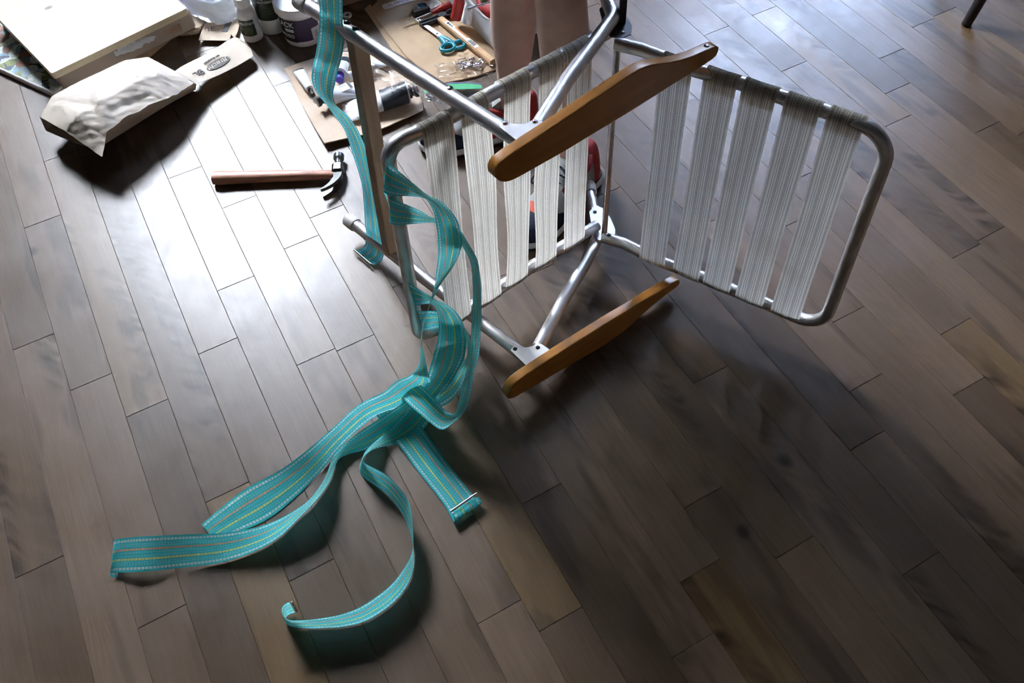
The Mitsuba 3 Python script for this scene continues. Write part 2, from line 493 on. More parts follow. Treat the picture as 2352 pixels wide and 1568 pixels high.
for s, sg in ((-.027, -1), (CW + .027, 1)):
    dv = 0.0 if sg < 0 else 0.012
    leg0, leg1 = np.array([-.592, .226 + dv]), np.array([-.2, -.180 + dv * 0.4])
    P = np.array([ch(*(leg0 + (leg1 - leg0) * t), s) for t in np.linspace(0, 1, 14)])
    lg = add(chair + "__front_leg", tube(P, 0.0127), "m_aluminium", 40)
    d = unit(P[0] - P[1])
    add(lg + "__foot_cap", lathe([(0, -.004), (.0148, -.004), (.0155, -.001), (.0155, .022), (.0145, .024), (.0128, .024), (.0128, .004), (0, .004)], P[0] + d * .004, -d), "m_cap", 35, label="off white plastic foot cap")
    hinge_pts = [(-.2, -.134 + dv * .4), (-.146, -.018 + dv), (-.096, .079 + dv), (-.058, .168), (-.064, .21), (-.070, .29), (-.072, .318)]
    sp = [s] * 7
    P = np.array([ch(u, v, ss) for (u, v), ss in zip(hinge_pts, sp)])
    rl = add(chair + "__rear_leg", tube(dense(fillet(P, [0, 0, .05, 0, 0])), 0.0122), "m_aluminium", 40)
    d = unit(P[-1] - P[-2])
    add(rl + "__foot_cap", lathe([(0, -.004), (.0148, -.004), (.0155, -.001), (.0155, .022), (.0145, .024), (.0128, .024), (.0128, .004), (0, .004)], P[-1] - d * .004, -d), "m_cap", 35, label="off white plastic foot cap")
    # bracket between the leg ends and the armrest
    br = [(-.252, -.149), (-.246, -.139), (-.240, -.138), (-.233, -.142), (-.222, -.1435), (-.211, -.141), (-.204, -.1355), (-.197, -.1345), (-.190, -.139), (-.172, -.157), (-.217, -.194)]
    br = [(u, v + (dv if sg > 0 else 0)) for u, v in br]
    zs = -.0145 if sg < 0 else CW + .0402
    bk = add(chair + "__bracket", prism(Polygon(br), ch(0, 0, zs), CU, CV, CN, .0018), "m_aluminium")
    for u, v in ((-.2435, -.146), (-.2005, -.1445)):
        v += 0.017 if sg > 0 else 0
        rv = lathe([(0, 0), (.0042, 0), (.0040, .0012), (.0028, .0024), (.0011, .0030), (0, .0031)], ch(u, v, zs + .0017), CN, 16)
        add(bk + "__rivet", rv, "m_steel" if sg > 0 else "m_dark_steel", 40)

# armrests: front face along AT, thickness along AD (towards the feet), width along the chair's width
AT2, AO2 = np.array([.7940, .6080]), np.array([-.258, -.237])
AD2 = np.array([-.6080, .7940])


def arm_poly():
    outer = [(.006, .052), (.02, .056), (.036, .058), (.14, .071), (.214, .081), (.252, .086), (.275, .0865), (.292, .084), (.312, .078), (.336, .069), (.363, .062), (.392, .057), (.424, .0545), (.438, .053), (.446, .049)]
    inner = [(.446, .036), (.440, .031), (.42, .028), (.256, .015), (.126, .008), (.045, .007), (.03, .0075), (.016, .011), (.005, .020), (-.001, .032), (-.001, .044)]
    return Polygon(outer + inner).buffer(.0015).buffer(-.0015)


_arm = arm_poly()
for sg in (-1, 1):
    dv = 0 if sg < 0 else .004
    o = ch(*(AO2 + AD2 * .0005 + np.array([0, dv])), 0 if sg < 0 else CW)
    ex = unit(AT2[0] * CU + AT2[1] * CV)
    ez = unit(AD2[0] * CU + AD2[1] * CV)
    ey = CN * sg
    ins = _arm.buffer(-.0022)
    n = 120
    ro = np.array([_arm.exterior.interpolate(t, normalized=True).coords[0] for t in np.linspace(0, 1, n, endpoint=False)])
    ri = np.array([ins.exterior.interpolate(ins.exterior.project(Point(*c))).coords[0] for c in ro])
    layers = [(ri, 0), (ri * .35 + ro * .65, .0006), (ro, .0022), (ro, .0165), (ri * .35 + ro * .65, .0181), (ri, .0187)]
    V = np.vstack([np.array([o + a * ex + b * ey + z * ez for a, b in R]) for R, z in layers])
    UVc = np.vstack([np.stack([R[:, 0], R[:, 1] + z], 1) for R, z in layers])
    Fs = []
    for L in range(len(layers) - 1):
        i = np.arange(n)
        j = (i + 1) % n
        Fs += [np.stack([L * n + i, L * n + j, (L + 1) * n + j], 1), np.stack([L * n + i, (L + 1) * n + j, (L + 1) * n + i], 1)]
    tri = trimesh.creation.triangulate_polygon(Polygon(ri), engine="earcut")
    for base, flip in ((0, True), (5 * n, False)):
        tv, tf = tri
        idx = np.array([int(np.argmin(((ri - c) ** 2).sum(1))) for c in tv])
        f = idx[tf] + base
        Fs.append(f[:, ::-1] if flip else f)
    m = trimesh.Trimesh(V, np.vstack(Fs), process=False)
    if m.volume < 0:
        m.invert()
    ar = add(chair + "__armrest", m, "m_varnish", 32, label="varnished honey brown wooden armrest")
    sc = lathe([(0, 0), (.0045, 0), (.0042, .001), (.0025, .0018), (0, .002)], o + .425 * ex + .0545 * ey + .009 * ez, ey, 14)
    add(ar + "__screw", sc, "m_steel", 40)

# the wooden bar that ties the front legs, its two screws
l2 = unit([.69, -.72])
m2 = np.array([-l2[1], l2[0]])
bar0, bar1 = ch(-.494, .120, -.0125), ch(-.490, .143, CW + .0150)
bz = unit(bar1 - bar0)
bx_a = unit(l2[0] * CU + l2[1] * CV)
bx_a = unit(bx_a - bz * (bx_a @ bz))
bx = frame_box((bar0 + bar1) / 2, bx_a, np.cross(bz, bx_a), bz, .021, .030, np.linalg.norm(bar1 - bar0), .0015)
bar = add(chair + "__wooden_crossbar", bx, "m_slat", label="plain wooden bar between the front legs")
for u, v in (chp(797, 52, CW + .039), chp(817, 66, CW + .039)):
    sc = lathe([(0, 0), (.0062, 0), (.006, .0016), (.0042, .0036), (.0018, .0045), (0, .0047)], ch(u, v, CW + .0385), CN, 18)
    add(chair + "__screw", sc, "m_dark_steel", 40, label="black screw in the upper front leg")
for u, v in (chp(1033, 203, CW + .039),):
    add(chair + "__rivet", lathe([(0, 0), (.0052, 0), (.0048, .0016), (.003, .0028), (0, .0033)], ch(u, v, CW + .0388), CN, 18), "m_steel", 40)

# cross rod between the hinges, hinge plates
P = np.array([ch(-.0535, .132, s) for s in np.linspace(-.004, CW + .004, 24)])
add(chair + "__cross_rod", tube(P, .0058, 14), "m_steel", 40)
for s, sg in ((-.013, -1), (CW + .010, 1)):
    pl = Polygon([(-.075, .215), (-.062, .232), (-.048, .222), (-.036, .190), (-.030, .160), (-.034, .138), (-.048, .128), (-.064, .134), (-.072, .160)]).buffer(.003)
    hp = add(chair + "__hinge_plate", prism(pl, ch(0, 0, s), CU, CV, CN, .002), "m_dark_steel" if sg > 0 else "m_aluminium")
    for u, v in ((-.066, .214), (-.045, .141)):
        add(hp + "__rivet", lathe([(0, 0), (.0042, 0), (.004, .0012), (.0024, .0024), (0, .003)], ch(u, v, s + .002), CN, 14), "m_dark_steel" if sg < 0 else "m_steel", 40)
sq = prism(sbox(-.0062, -.0062, .0062, .0062).difference(sbox(-.0045, -.0045, .0045, .0045)), ch(-.043, .176, CW + .012), CU, CV, CN, .046)
add(chair + "__hinge_tube", sq, "m_dark_steel", label="short square tube end at the hinge")
add(chair + "__rivet", lathe([(0, 0), (.0042, 0), (.0040, .0012), (.0026, .0022), (0, .0028)], ch(-.045, .121, TR), CN, 16), "m_dark_steel", 40)


# woven straps of seat and back
def chair_strap(p0, d2, c_lo, c_up, width, side2, wav=0.0, seed=0):
    """A band from the lower to the upper tube of the frame line p0 + t*d2, wrapped about both; side2 = in-plane unit towards the sitter."""
    R = TR + 0.0011
    path = []                                  # (s, offset towards the sitter)
    for th in np.linspace(math.radians(200), 0, 13):      # around the lower tube, from below and behind to the front
        path.append((-R * math.sin(th), R * math.cos(th)))
    for t in np.linspace(0.02, 0.98, 22):
        path.append((CW * t, R))
    for th in np.linspace(0, math.radians(250), 16):
        path.append((CW + R * math.sin(th), R * math.cos(th)))
    path = np.array(path)
    L = np.r_[0, np.cumsum(np.linalg.norm(np.diff(path, axis=0), axis=1))]
    nx = 9
    G = np.zeros((len(path), nx, 3))
    UV = np.zeros((len(path), nx, 2))
    for i, (s, o) in enumerate(path):
        k = min(max(s / CW, 0), 1)
        c = c_lo + (c_up - c_lo) * k
        body = math.sin(math.pi * k)
        sway = wav * body * math.sin(5.0 * s / CW + seed * 1.7)
        for j in range(nx):
            x = j / (nx - 1) - .5
            off = o + wav * .8 * body * math.sin(7.0 * s / CW + 2.2 * x + seed) + .0006 * math.cos(2 * math.pi * x)
            q = p0 + d2 * (c + sway - x * width * (1 - .03 * body)) + side2 * off
            G[i, j] = ch(q[0], q[1], s)
            UV[i, j] = (x + .5, L[i] + seed * .37)
    return grid_mesh(G), UV.reshape(-1, 2)


sp0, sp1 = np.array([-.062, .16]), np.array([-.42, -.123])
sd = unit(sp1 - sp0)
sside = np.array([sd[1], -sd[0]])
if sside[1] > 0:
    sside = -sside
# the seat droops a little at the front; follow the tube
sl = np.array(seat_line)


def seat_off(c):
    """offset of the real tube axis from the straight line at distance c"""
    rel = (sl - sp0) @ sd
    off = (sl - sp0) @ sside
    return np.interp(c, rel, off)


for k, (lo, up, wv) in enumerate(((.376, .375, 0.001), (.301, .303, .004), (.231, .214, .005), (.154, .140, .0045), (.076, .078, .001))):
    m, uv = chair_strap(sp0 + sside * seat_off((lo + up) / 2), sd, lo, up, .057, sside, wv, k)
    add(chair + "__seat_strap", m, "m_white_web", True, uv=uv, label="off white woven strap with thin grey stripes" if k == 0 else None)
bp0, bp1 = np.array([-.054, .124]), np.array([.333, -.131])
bd = unit(bp1 - bp0)
bside = np.array([-bd[1], bd[0]])
if bside[1] > 0:
    bside = -bside
bl = np.array(back_line)
for k, (lo, up) in enumerate(((.114, .112), (.188, .189), (.253, .254), (.322, .325), (.395, .394))):
    off = np.interp((lo + up) / 2, (bl - bp0) @ bd, (bl - bp0) @ bside)
    m, uv = chair_strap(bp0 + bside * off, bd, lo, up, .057, bside, .0007, k + 10)
    add(chair + "__back_strap", m, "m_white_web", True, uv=uv)

# ------------------------------------------------------------------ teal webbing
WEB = 0.057
TUBE_XY = ch(-.423, -.123, CW / 2)[:2]           # the front rail of the seat that the webbing is wound about


def on_front(px, py, off):
    """The point seen here on the upright plane through the front rail, moved off metres towards the viewer."""
    d = ray(px, py)
    return CAM + d * ((TUBE_XY[1] - off) - CAM[1]) / d[1]


def edge_b(A, px, py, sg, w=WEB):
    """The point seen here at the webbing's width from A: sg > 0 the farther, < 0 the nearer one."""
    d = unit(ray(px, py))
    m = (A - CAM) @ d
    h2 = ((A - CAM) ** 2).sum() - m * m
    t = m + sg * math.sqrt(max(w * w - h2, 0.0))
    B = CAM + d * t
    if B[2] < 0.0016:
        B = CAM + d * (0.0016 - EYE) / d[2]
    return B


def ribbon(ctrl, n=None, nx=7, dome=0.0, seed=0, flip=False):
    """ctrl: (xa, ya, xb, yb, where, sign); where = ('z', height) or ('v', offset) or a pair of heights."""
    A, B = [], []
    for xa, ya, xb, yb, wh, sg in ctrl:
        if wh[0] == "v":
            a = on_front(xa, ya, wh[1])
        else:
            a = at(xa, ya, wh[1])
        if len(wh) > 2:
            b = on_front(xb, yb, wh[2]) if wh[0] == "v" else at(xb, yb, wh[2])
        else:
            b = edge_b(a, xb, yb, sg)
        A.append(a)
        B.append(b)
    A, B = np.array(A), np.array(B)
    M = (A + B) / 2
    from scipy.interpolate import PchipInterpolator, CubicSpline
    s = np.r_[0, np.cumsum(np.linalg.norm(np.diff(M, axis=0), axis=1) + 0.004)]
    n = n or max(24, int(s[-1] / 0.006))
    q = np.linspace(0, s[-1], n)
    a, b = PchipInterpolator(s, A)(q), PchipInterpolator(s, B)(q)
    from scipy.ndimage import gaussian_filter1d
    a, b = gaussian_filter1d(a, 1.3, axis=0, mode="nearest"), gaussian_filter1d(b, 1.3, axis=0, mode="nearest")
    # keep the real width where it can be kept
    c, h = (a + b) / 2, (b - a) / 2
    x = np.linspace(-1, 1, nx)
    t = np.gradient(c, axis=0)
    nrm = np.cross(t, h)
    nrm /= np.linalg.norm(nrm, axis=1, keepdims=True) + 1e-9
    G = c[:, None] + h[:, None] * x[None, :, None] + nrm[:, None] * (dome * (1 - x ** 2))[None, :, None]
    G[..., 2] = np.maximum(G[..., 2], 0.0012)
    L = np.r_[0, np.cumsum(np.linalg.norm(np.diff(c, axis=0), axis=1))]
    ux = (x + 1) / 2 if not flip else (1 - x) / 2
    UV = np.stack(np.broadcast_arrays(ux[None, :], L[:, None] + seed * .61), -1).reshape(-1, 2)
    return grid_mesh(G), UV


def web_join(rs):
    return join(*[m for m, _ in rs]), np.vstack([u for _, u in rs])


def web_clip(key, A, B, r=.0016):
    d = unit(B - A)
    m = tube(np.array([A - d * .001 + (B - A) * t for t in np.linspace(0, 1, 6)]), r, 10)
    return add(key, m, "m_steel", 40, label="thin metal clip bar at the strap end")


Z, V_ = (lambda z, *r: ("z", z, *r)), (lambda o, *r: ("v", o, *r))

# the strap that hangs over the upper front leg
P0, P1 = at(760, 36, .582), at(861, 543, .070)


def hang(py):
    ts = np.linspace(0, 1, 200)
    best = min(ts, key=lambda t: abs(proj_y(P0 + (P1 - P0) * t) - py))
    return (P0 + (P1 - P0) * best)[2]


def proj_y(X):
    d = X - CAM
    return PPY - FOCAL * (d @ UP) / (d @ _F)


h = [hang(y) for y in (70, 118, 170, 200, 225, 245, 266, 300, 350, 420, 495)]
r1 = ribbon([
    (736, -215, 792, -205, Z(.79, .79), 1), (734, -150, 790, -140, Z(.73, .73), 1), (731, -80, 788, -68, Z(.665, .665), 1), (730, -28, 787, -14, Z(.615, .612), 1), (732, 2, 787, 33, Z(.592, .590), 1),
    (734, 16, 787, 51, Z(.5835, .583), 1), (734, 34, 789, 66, Z(.574, .574), 1),
    (732, 72, 790, 84, Z(h[0]), -1), (726, 118, 787, 122, Z(h[1]), -1), (718, 155, 775, 168, Z(h[2]), -1), (716, 188, 768, 200, Z(h[3]), -1),
    (727, 214, 764, 222, Z(h[4]), -1), (748, 238, 769, 240, Z(h[5]), -1), (768, 266, 797, 262, Z(h[6]), -1), (792, 300, 823, 300, Z(h[7]), -1), (809, 350, 844, 350, Z(h[8]), -1),
    (829, 415, 860, 427, Z(h[9]), -1), (837, 490, 872, 502, Z(h[10]), -1), (839, 522, 879, 550, Z(.072, .072), 1), (841, 533, 881, 562, Z(.068, .068), 1), (841, 550, 881, 580, Z(.045, .045), 1),
    (836, 566, 879, 596, Z(.020, .018), 1), (826, 573, 866, 607, Z(.008, .006), 1), (815, 575, 854, 608, Z(.010, .009), 1)], nx=9, seed=1)
ws = thing("webbing_strap", "teal striped webbing strap hanging over the upper front leg of the chair", "strap")
add(ws + "__webbing", r1[0], "m_teal_web", True, uv=r1[1])
web_clip(ws + "__clip", at(814, 574, .012), at(853, 607, .011), .0018)

# the strap wound about the seat's front rail, upper turns
w1 = ribbon([
    (921, 500, 925, 440, V_(-.010, -.010), 1), (892, 470, 897, 400, V_(-.012, -.012), 1), (878, 438, 884, 367, V_(.002, .002), 1), (892, 448, 902, 383, V_(.016, .016), 1),
    (918, 450, 928, 403, V_(.020, .020), 1), (950, 451, 953, 424, V_(.024, .030), 1), (977, 456, 991, 452, V_(.03), -1), (997, 490, 1033, 481, V_(.035), -1), (1004, 532, 1054, 514, V_(.045), -1), (1007, 576, 1061, 551, V_(.05), -1), (1003, 614, 1057, 578, V_(.05), -1),
    (999, 650, 1040, 614, V_(.05), -1), (991, 682, 1014, 650, V_(.05), -1), (981, 714, 991, 694, V_(.05), -1), (971, 740, 975, 738, V_(.055), -1), (967.5, 765, 970, 765, V_(.06), -1),
    (966, 795, 969.5, 795, V_(.065), -1), (964, 832, 975, 815, Z(.125), -1), (950, 855, 982, 850, Z(.108), -1), (934, 866, 989, 884, Z(.095), 1), (915, 872, 972, 908, Z(.085), 1), (886, 897, 921, 936, Z(.074), 1), (830, 925, 866, 956, Z(.060), 1),
    (765, 982, 794, 1014, Z(.046), 1), (705, 1034, 737, 1082, Z(.033), 1), (644, 1079, 685, 1136, Z(.022), 1), (563, 1123, 610, 1195, Z(.012), 1), (500, 1172, 540, 1226, Z(.007), 1),
    (464, 1203, 500, 1250, Z(.006), 1), (461, 1208, 497, 1256, Z(.003, .003), 1), (470, 1205, 508, 1252, Z(.0015, .0015), 1)], nx=9, seed=2)
w2 = ribbon([
    (915, 520, 918, 478, V_(-.012, -.012), 1), (893, 510, 893, 452, V_(.004, .002), 1), (906, 517, 914, 463, V_(.018, .018), 1), (930, 516, 941, 473, V_(.020, .020), 1), (960, 513, 969, 485, V_(.024, .022), 1), (994, 511, 992, 500, V_(.028, .022), 1),
    (1030, 524, 1034, 508, V_(.026), -1), (1053, 548, 1059, 530, V_(.026), -1), (1064, 570, 1074, 556, V_(.03), -1), (1082, 607, 1098, 600, V_(.035), -1), (1086, 654, 1105, 650, V_(.04), -1), (1085, 701, 1106, 700, V_(.045), -1), (1083, 749, 1105, 749, V_(.05), -1),
    (1079, 812, 1101, 812, Z(.150), -1), (1068, 862, 1088, 858, Z(.120), -1), (1058, 895, 1081, 905, Z(.098), -1), (1052, 930, 1068, 945, Z(.080), -1), (1044, 950, 1047, 966, Z(.066), -1), (1034, 948, 1032, 979, Z(.056), -1), (1018, 938, 1014, 988, Z(.055), -1),
    (1001, 919, 992, 974, Z(.062), -1), (983, 899, 968, 953, Z(.066), -1), (962, 880, 943, 932, Z(.064), -1), (940, 862, 915, 912, Z(.05), 1)], nx=7, seed=3, flip=True)
w2b = ribbon([
    (928, 925, 862, 950, Z(.020, .020), 1), (950, 955, 885, 985, Z(.012, .010), 1), (978, 993, 912, 1019, Z(.006, .005), 1), (1028, 1062, 964, 1087, Z(.003, .003), 1), (1085, 1135, 1024, 1165, Z(.004, .004), 1), (1104, 1154, 1041, 1196, Z(.008, .008), 1),
    (1108, 1158, 1045, 1202, Z(.013, .013), 1), (1106, 1150, 1044, 1193, Z(.018, .018), 1), (1096, 1137, 1036, 1178, Z(.018, .018), 1)], nx=7, seed=3)
ws = thing("webbing_strap", "teal striped webbing strap wound about the upper part of the seat's front rail", "strap")
m, uv = web_join([w1, w2, w2b])
add(ws + "__webbing", m, "m_teal_web", True, uv=uv)
web_clip(ws + "__clip", at(1094, 1133, .0205), at(1034, 1175, .0205), .0022)

# the strap wound about its lower part
q1 = ribbon([
    (965, 705, 958, 662, V_(-.012, -.012), 1), (944, 702, 932, 650, V_(-.010, -.010), 1), (934, 699, 923, 641, V_(.002, .002), 1), (947, 702, 938, 650, V_(.017, .017), 1), (965, 701, 960, 662, V_(.020, .020), 1), (984, 696, 984, 676, V_(.024, .022), 1),
    (997, 702, 1004, 690, V_(.024), -1), (1005, 721, 1033, 704, V_(.026), -1), (1008, 749, 1054, 724, V_(.030), -1), (1005, 779, 1066, 750, V_(.036), -1), (999, 804, 1071, 783, V_(.044), -1), (991, 832, 1069, 812, Z(.105), -1),
    (982, 862, 1052, 851, Z(.080), -1), (964, 893, 1024, 892, Z(.055), -1), (930, 922, 985, 945, Z(.042), 1), (868, 963, 905, 1004, Z(.034), 1), (815, 1000, 838, 1034, Z(.028), 1), (780, 1030, 797, 1044, Z(.026), 1), (762, 1052, 776, 1056, Z(.030), 1),
    (752, 1085, 765, 1088, Z(.042), 1), (733, 1119, 747, 1122, Z(.052), 1), (704, 1153, 714, 1162, Z(.057), 1), (676, 1172, 687, 1189, Z(.056), 1), (632, 1196, 646, 1230, Z(.054), 1), (583, 1212, 594, 1262, Z(.050), 1), (503, 1224, 510, 1291, Z(.046), 1),
    (402, 1228, 405, 1305, Z(.042), 1), (321, 1232, 319, 1313, Z(.040), 1), (268, 1237, 256, 1315, Z(.038), 1), (258, 1241, 249, 1321, Z(.030, .012), 1), (262, 1247, 256, 1326, Z(.018, .006), 1), (278, 1248, 274, 1325, Z(.014, .003), 1)], nx=9, seed=4)
q2 = ribbon([
    (985, 762, 980, 722, V_(-.012, -.012), 1), (965, 762, 953, 722, V_(-.010, -.010), 1), (953, 752, 943, 714, V_(.002, .002), 1), (965, 761, 955, 714, V_(.017, .017), 1), (985, 759, 978, 714, V_(.019, .019), 1), (1006, 752, 1000, 714, V_(.016, .016), 1), (1030, 758, 1028, 722, V_(.012), -1),
    (1052, 770, 1056, 742, V_(.016), -1), (1068, 788, 1075, 764, V_(.022), -1), (1074, 806, 1083, 790, V_(.032), -1), (1071, 822, 1079, 828, Z(.100), -1), (1056, 833, 1073, 858, Z(.090), 1), (1030, 847, 1058, 893, Z(.078), 1), (1005, 860, 1036, 922, Z(.068), 1),
    (982, 874, 1010, 938, Z(.058), 1), (958, 905, 985, 972, Z(.038), 1), (930, 945, 955, 1003, Z(.024), 1), (895, 985, 912, 1020, Z(.022), 1), (868, 1008, 878, 1026, Z(.030), 1), (850, 1024, 855, 1033, Z(.045), 1), (838, 1038, 835, 1049, Z(.054), 1),
    (832, 1050, 825, 1068, Z(.057), 1), (835, 1061, 826, 1086, Z(.057), 1), (852, 1071, 848, 1106, Z(.056), 1), (888, 1090, 890, 1136, Z(.055), 1), (916, 1118, 912, 1163, Z(.055), 1), (937, 1146, 929, 1191, Z(.055), 1), (946, 1180, 939, 1217, Z(.056), 1), (949, 1215, 945, 1236, Z(.057), 1),
    (949.5, 1245, 950, 1262, Z(.058), 1), (945, 1273, 952, 1291, Z(.058), 1), (930, 1301, 945, 1324, Z(.058), 1), (905, 1336, 922, 1364, Z(.058), 1), (863, 1371, 880, 1403, Z(.058), 1), (810, 1402, 826, 1431, Z(.058), 1), (757, 1416, 770, 1441, Z(.058), 1),
    (705, 1423, 714, 1443, Z(.058), 1), (668, 1425, 675, 1440, Z(.059), 1), (650, 1416, 657, 1434, Z(.060), 1), (644, 1403, 652, 1424, Z(.060), 1), (649, 1389, 660, 1412, Z(.060), 1), (668, 1381, 682, 1406, Z(.060), 1)], nx=7, seed=5)
ws = thing("webbing_strap", "teal striped webbing strap round the lower front rail, one end curled on the floor", "strap")
m, uv = web_join([q1, q2])
add(ws + "__webbing", m, "m_teal_web", True, uv=uv)
A_, B_ = at(668, 1381, .060), at(682, 1406, .004)
web_clip(ws + "__clip", A_ + [0.001, 0, -.002], edge_b(A_, 682, 1406, 1) + [0.001, 0, .003])

# ------------------------------------------------------------------ more materials
plain("m_white_plastic", (0.86, 0.87, 0.86), 0.35)
plain("m_black_plastic", (0.012, 0.012, 0.014), 0.35)
plain("m_ink", (0.025, 0.027, 0.030), 0.6)
plain("m_ink_soft", (0.13, 0.125, 0.12), 0.7)
plain("m_print_white", (0.72, 0.73, 0.72), 0.6)
plain("m_label_green", (0.018, 0.030, 0.020), 0.45)
plain("m_label_olive", (0.085, 0.10, 0.045), 0.5)
plain("m_label_purple", (0.050, 0.032, 0.080), 0.45)
plain("m_label_navy", (0.022, 0.030, 0.040), 0.4)
plain("m_label_white", (0.70, 0.71, 0.72), 0.5)
plain("m_red", (0.42, 0.035, 0.03), 0.45)
plain("m_orange", (0.62, 0.20, 0.03), 0.5)
plain("m_teal_plastic", (0.02, 0.30, 0.40), 0.35)
plain("m_blue", (0.03, 0.14, 0.40), 0.45)
plain("m_purple_blue", (0.07, 0.05, 0.42), 0.4)
plain("m_green_strip", (0.02, 0.34, 0.13), 0.5)
plain("m_lilac", (0.42, 0.30, 0.62), 0.5)
plain("m_dark_wood", (0.016, 0.013, 0.012), 0.35)
plain("m_navy_dark", (0.010, 0.012, 0.020), 0.6)


def f_kraft(p, n, uv):
    s = fbm(p.x * 60.0, p.y * 60.0, p.z * 60.0, 3)
    f = noise(p.x * 420.0, p.y * 90.0, p.z * 200.0)
    return mix((0.47, 0.365, 0.255), (0.58, 0.475, 0.36), 0.7 * s + 0.3 * f)


def f_board(p, n, uv):
    s = fbm(p.x * 30.0, p.y * 30.0, 1.0, 3)
    return mix((0.44, 0.30, 0.175), (0.53, 0.385, 0.235), s)


def f_lit_board(p, n, uv):  # lit copy of the cardboard: window light put into the colour
    s = fbm(p.x * 30.0, p.y * 30.0, 1.0, 3)
    return mix((0.60, 0.46, 0.33), (0.68, 0.54, 0.40), s)


def f_pine(p, n, uv):
    x, y = uv.x, uv.y
    w = fbm(x * 2.0, y * 5.0, 0.5, 3)
    g = 0.5 + 0.5 * dr.sin(95.0 * y + 34.0 * w + 9.0 * noise(x * 1.1, y * 3.0))
    fine = noise(x * 16.0, y * 260.0)
    c = mix((0.54, 0.43, 0.26), (0.66, 0.58, 0.43), 0.30 * (1.0 - g * g) + 0.35 * fine + 0.35 * w)
    k = mi.Float(0)
    for kx, ky, kr in ((0.115, 0.265, 0.011), (0.33, 0.235, 0.008)):
        d = dr.sqrt(dr.square((x - kx) / 1.5) + dr.square(y - ky))
        k = dr.maximum(k, smoothstep(kr, kr * 0.35, d))
    return mix(c, (0.12, 0.07, 0.045), 0.85 * k)


def f_painting(p, n, uv):
    x, y = uv.x * 22.0, uv.y * 22.0
    q = fbm(uv.x * 14.0, uv.y * 14.0, 0.0, 3)
    d1, d2, r = voronoi(x * 0.8 + 2.2 * q, y * 0.8 + 1.7 * q)
    c = mix((0.62, 0.68, 0.62), (0.16, 0.29, 0.36), smoothstep(0.30, 0.45, r))
    c = mix(c, (0.05, 0.08, 0.13), smoothstep(0.55, 0.62, r))
    c = mix(c, (0.28, 0.12, 0.06), smoothstep(0.72, 0.78, r))
    c = mix(c, (0.20, 0.24, 0.06), smoothstep(0.88, 0.93, r))
    return c * (0.75 + 0.5 * noise(x * 6.0, y * 3.0))


def f_skin(p, n, uv):
    s = fbm(p.x * 45.0, p.y * 45.0, p.z * 45.0, 3)
    return mix((0.60, 0.37, 0.29), (0.70, 0.48, 0.40), s)


for key, fn, ro in (("m_kraft", f_kraft, 0.7), ("m_cardboard", f_board, 0.75), ("m_pine", f_pine, 0.45), ("m_lit_cardboard", f_lit_board, 0.75), ("m_painting", f_painting, 0.45)):
    scene[key] = {"type": "twosided", "bsdf": {"type": "principled", "base_color": proc(fn), "roughness": ro, "specular": 0.4}}
scene["m_skin"] = {"type": "twosided", "bsdf": {"type": "principled", "base_color": proc(f_skin), "roughness": 0.5, "specular": 0.4}}


def f_bag(p, n, uv):
    return mix((0.60, 0.52, 0.42), (0.69, 0.61, 0.51), fbm(p.x * 50.0, p.y * 50.0, p.z * 50.0, 3))


scene["m_paper_bag"] = {"type": "twosided", "bsdf": {"type": "principled", "base_color": proc(f_bag), "roughness": 0.65, "specular": 0.35}}
scene["m_clear_film"] = {"type": "thindielectric", "int_ior": 1.42}
scene["m_white_film"] = {"type": "principledthin", "base_color": rgb(0.90, 0.93, 0.96), "roughness": 0.35, "spec_trans": 0.0, "diff_trans": 0.9, "eta": 1.45}
scene["m_milky_plastic"] = {"type": "principledthin", "base_color": rgb(0.66, 0.67, 0.64), "roughness": 0.35, "spec_trans": 0.0, "diff_trans": 0.9, "eta": 1.45}


# ------------------------------------------------------------------ lettering
def text_on(text, height, o, ex, ey, shear=0.0, bold=False, depth=0.0003):
    m = meshkit.text_mesh(text, height, depth, bold)
    b = m.bounds
    m.apply_translation([-(b[0, 0] + b[1, 0]) / 2, -height / 2, 0])
    v = m.vertices.copy()
    v[:, 0] += shear * v[:, 1]
    ex = unit(ex)
    ey = np.asarray(ey, float)
    ey = unit(ey - ex * (ex @ ey))
    m.vertices = np.asarray(o) + v[:, :1] * ex + v[:, 1:2] * ey + v[:, 2:] * np.cross(ex, ey)
    return m


def text_cyl(text, height, c, R, z, ang, bold=False, shear=0.0, depth=0.0003):
    m = meshkit.text_mesh(text, height, depth, bold)
    for _ in range(1):
        m = m.subdivide()
    b = m.bounds
    v = m.vertices.copy()
    v[:, 0] += -(b[0, 0] + b[1, 0]) / 2 + shear * v[:, 1]
    a, r = ang + v[:, 0] / R, R + v[:, 2]
    m.vertices = np.stack([c[0] + r * np.cos(a), c[1] + r * np.sin(a), z + v[:, 1] - height / 2], 1)
    return m


def cyl_patch(c, R, z0, z1, a0, a1, n=20):
    a = np.linspace(a0, a1, n)
    G = np.stack([np.stack([c[0] + R * np.cos(a), c[1] + R * np.sin(a), np.full(n, z)], -1) for z in (z0, z1)])
    return grid_mesh(G)


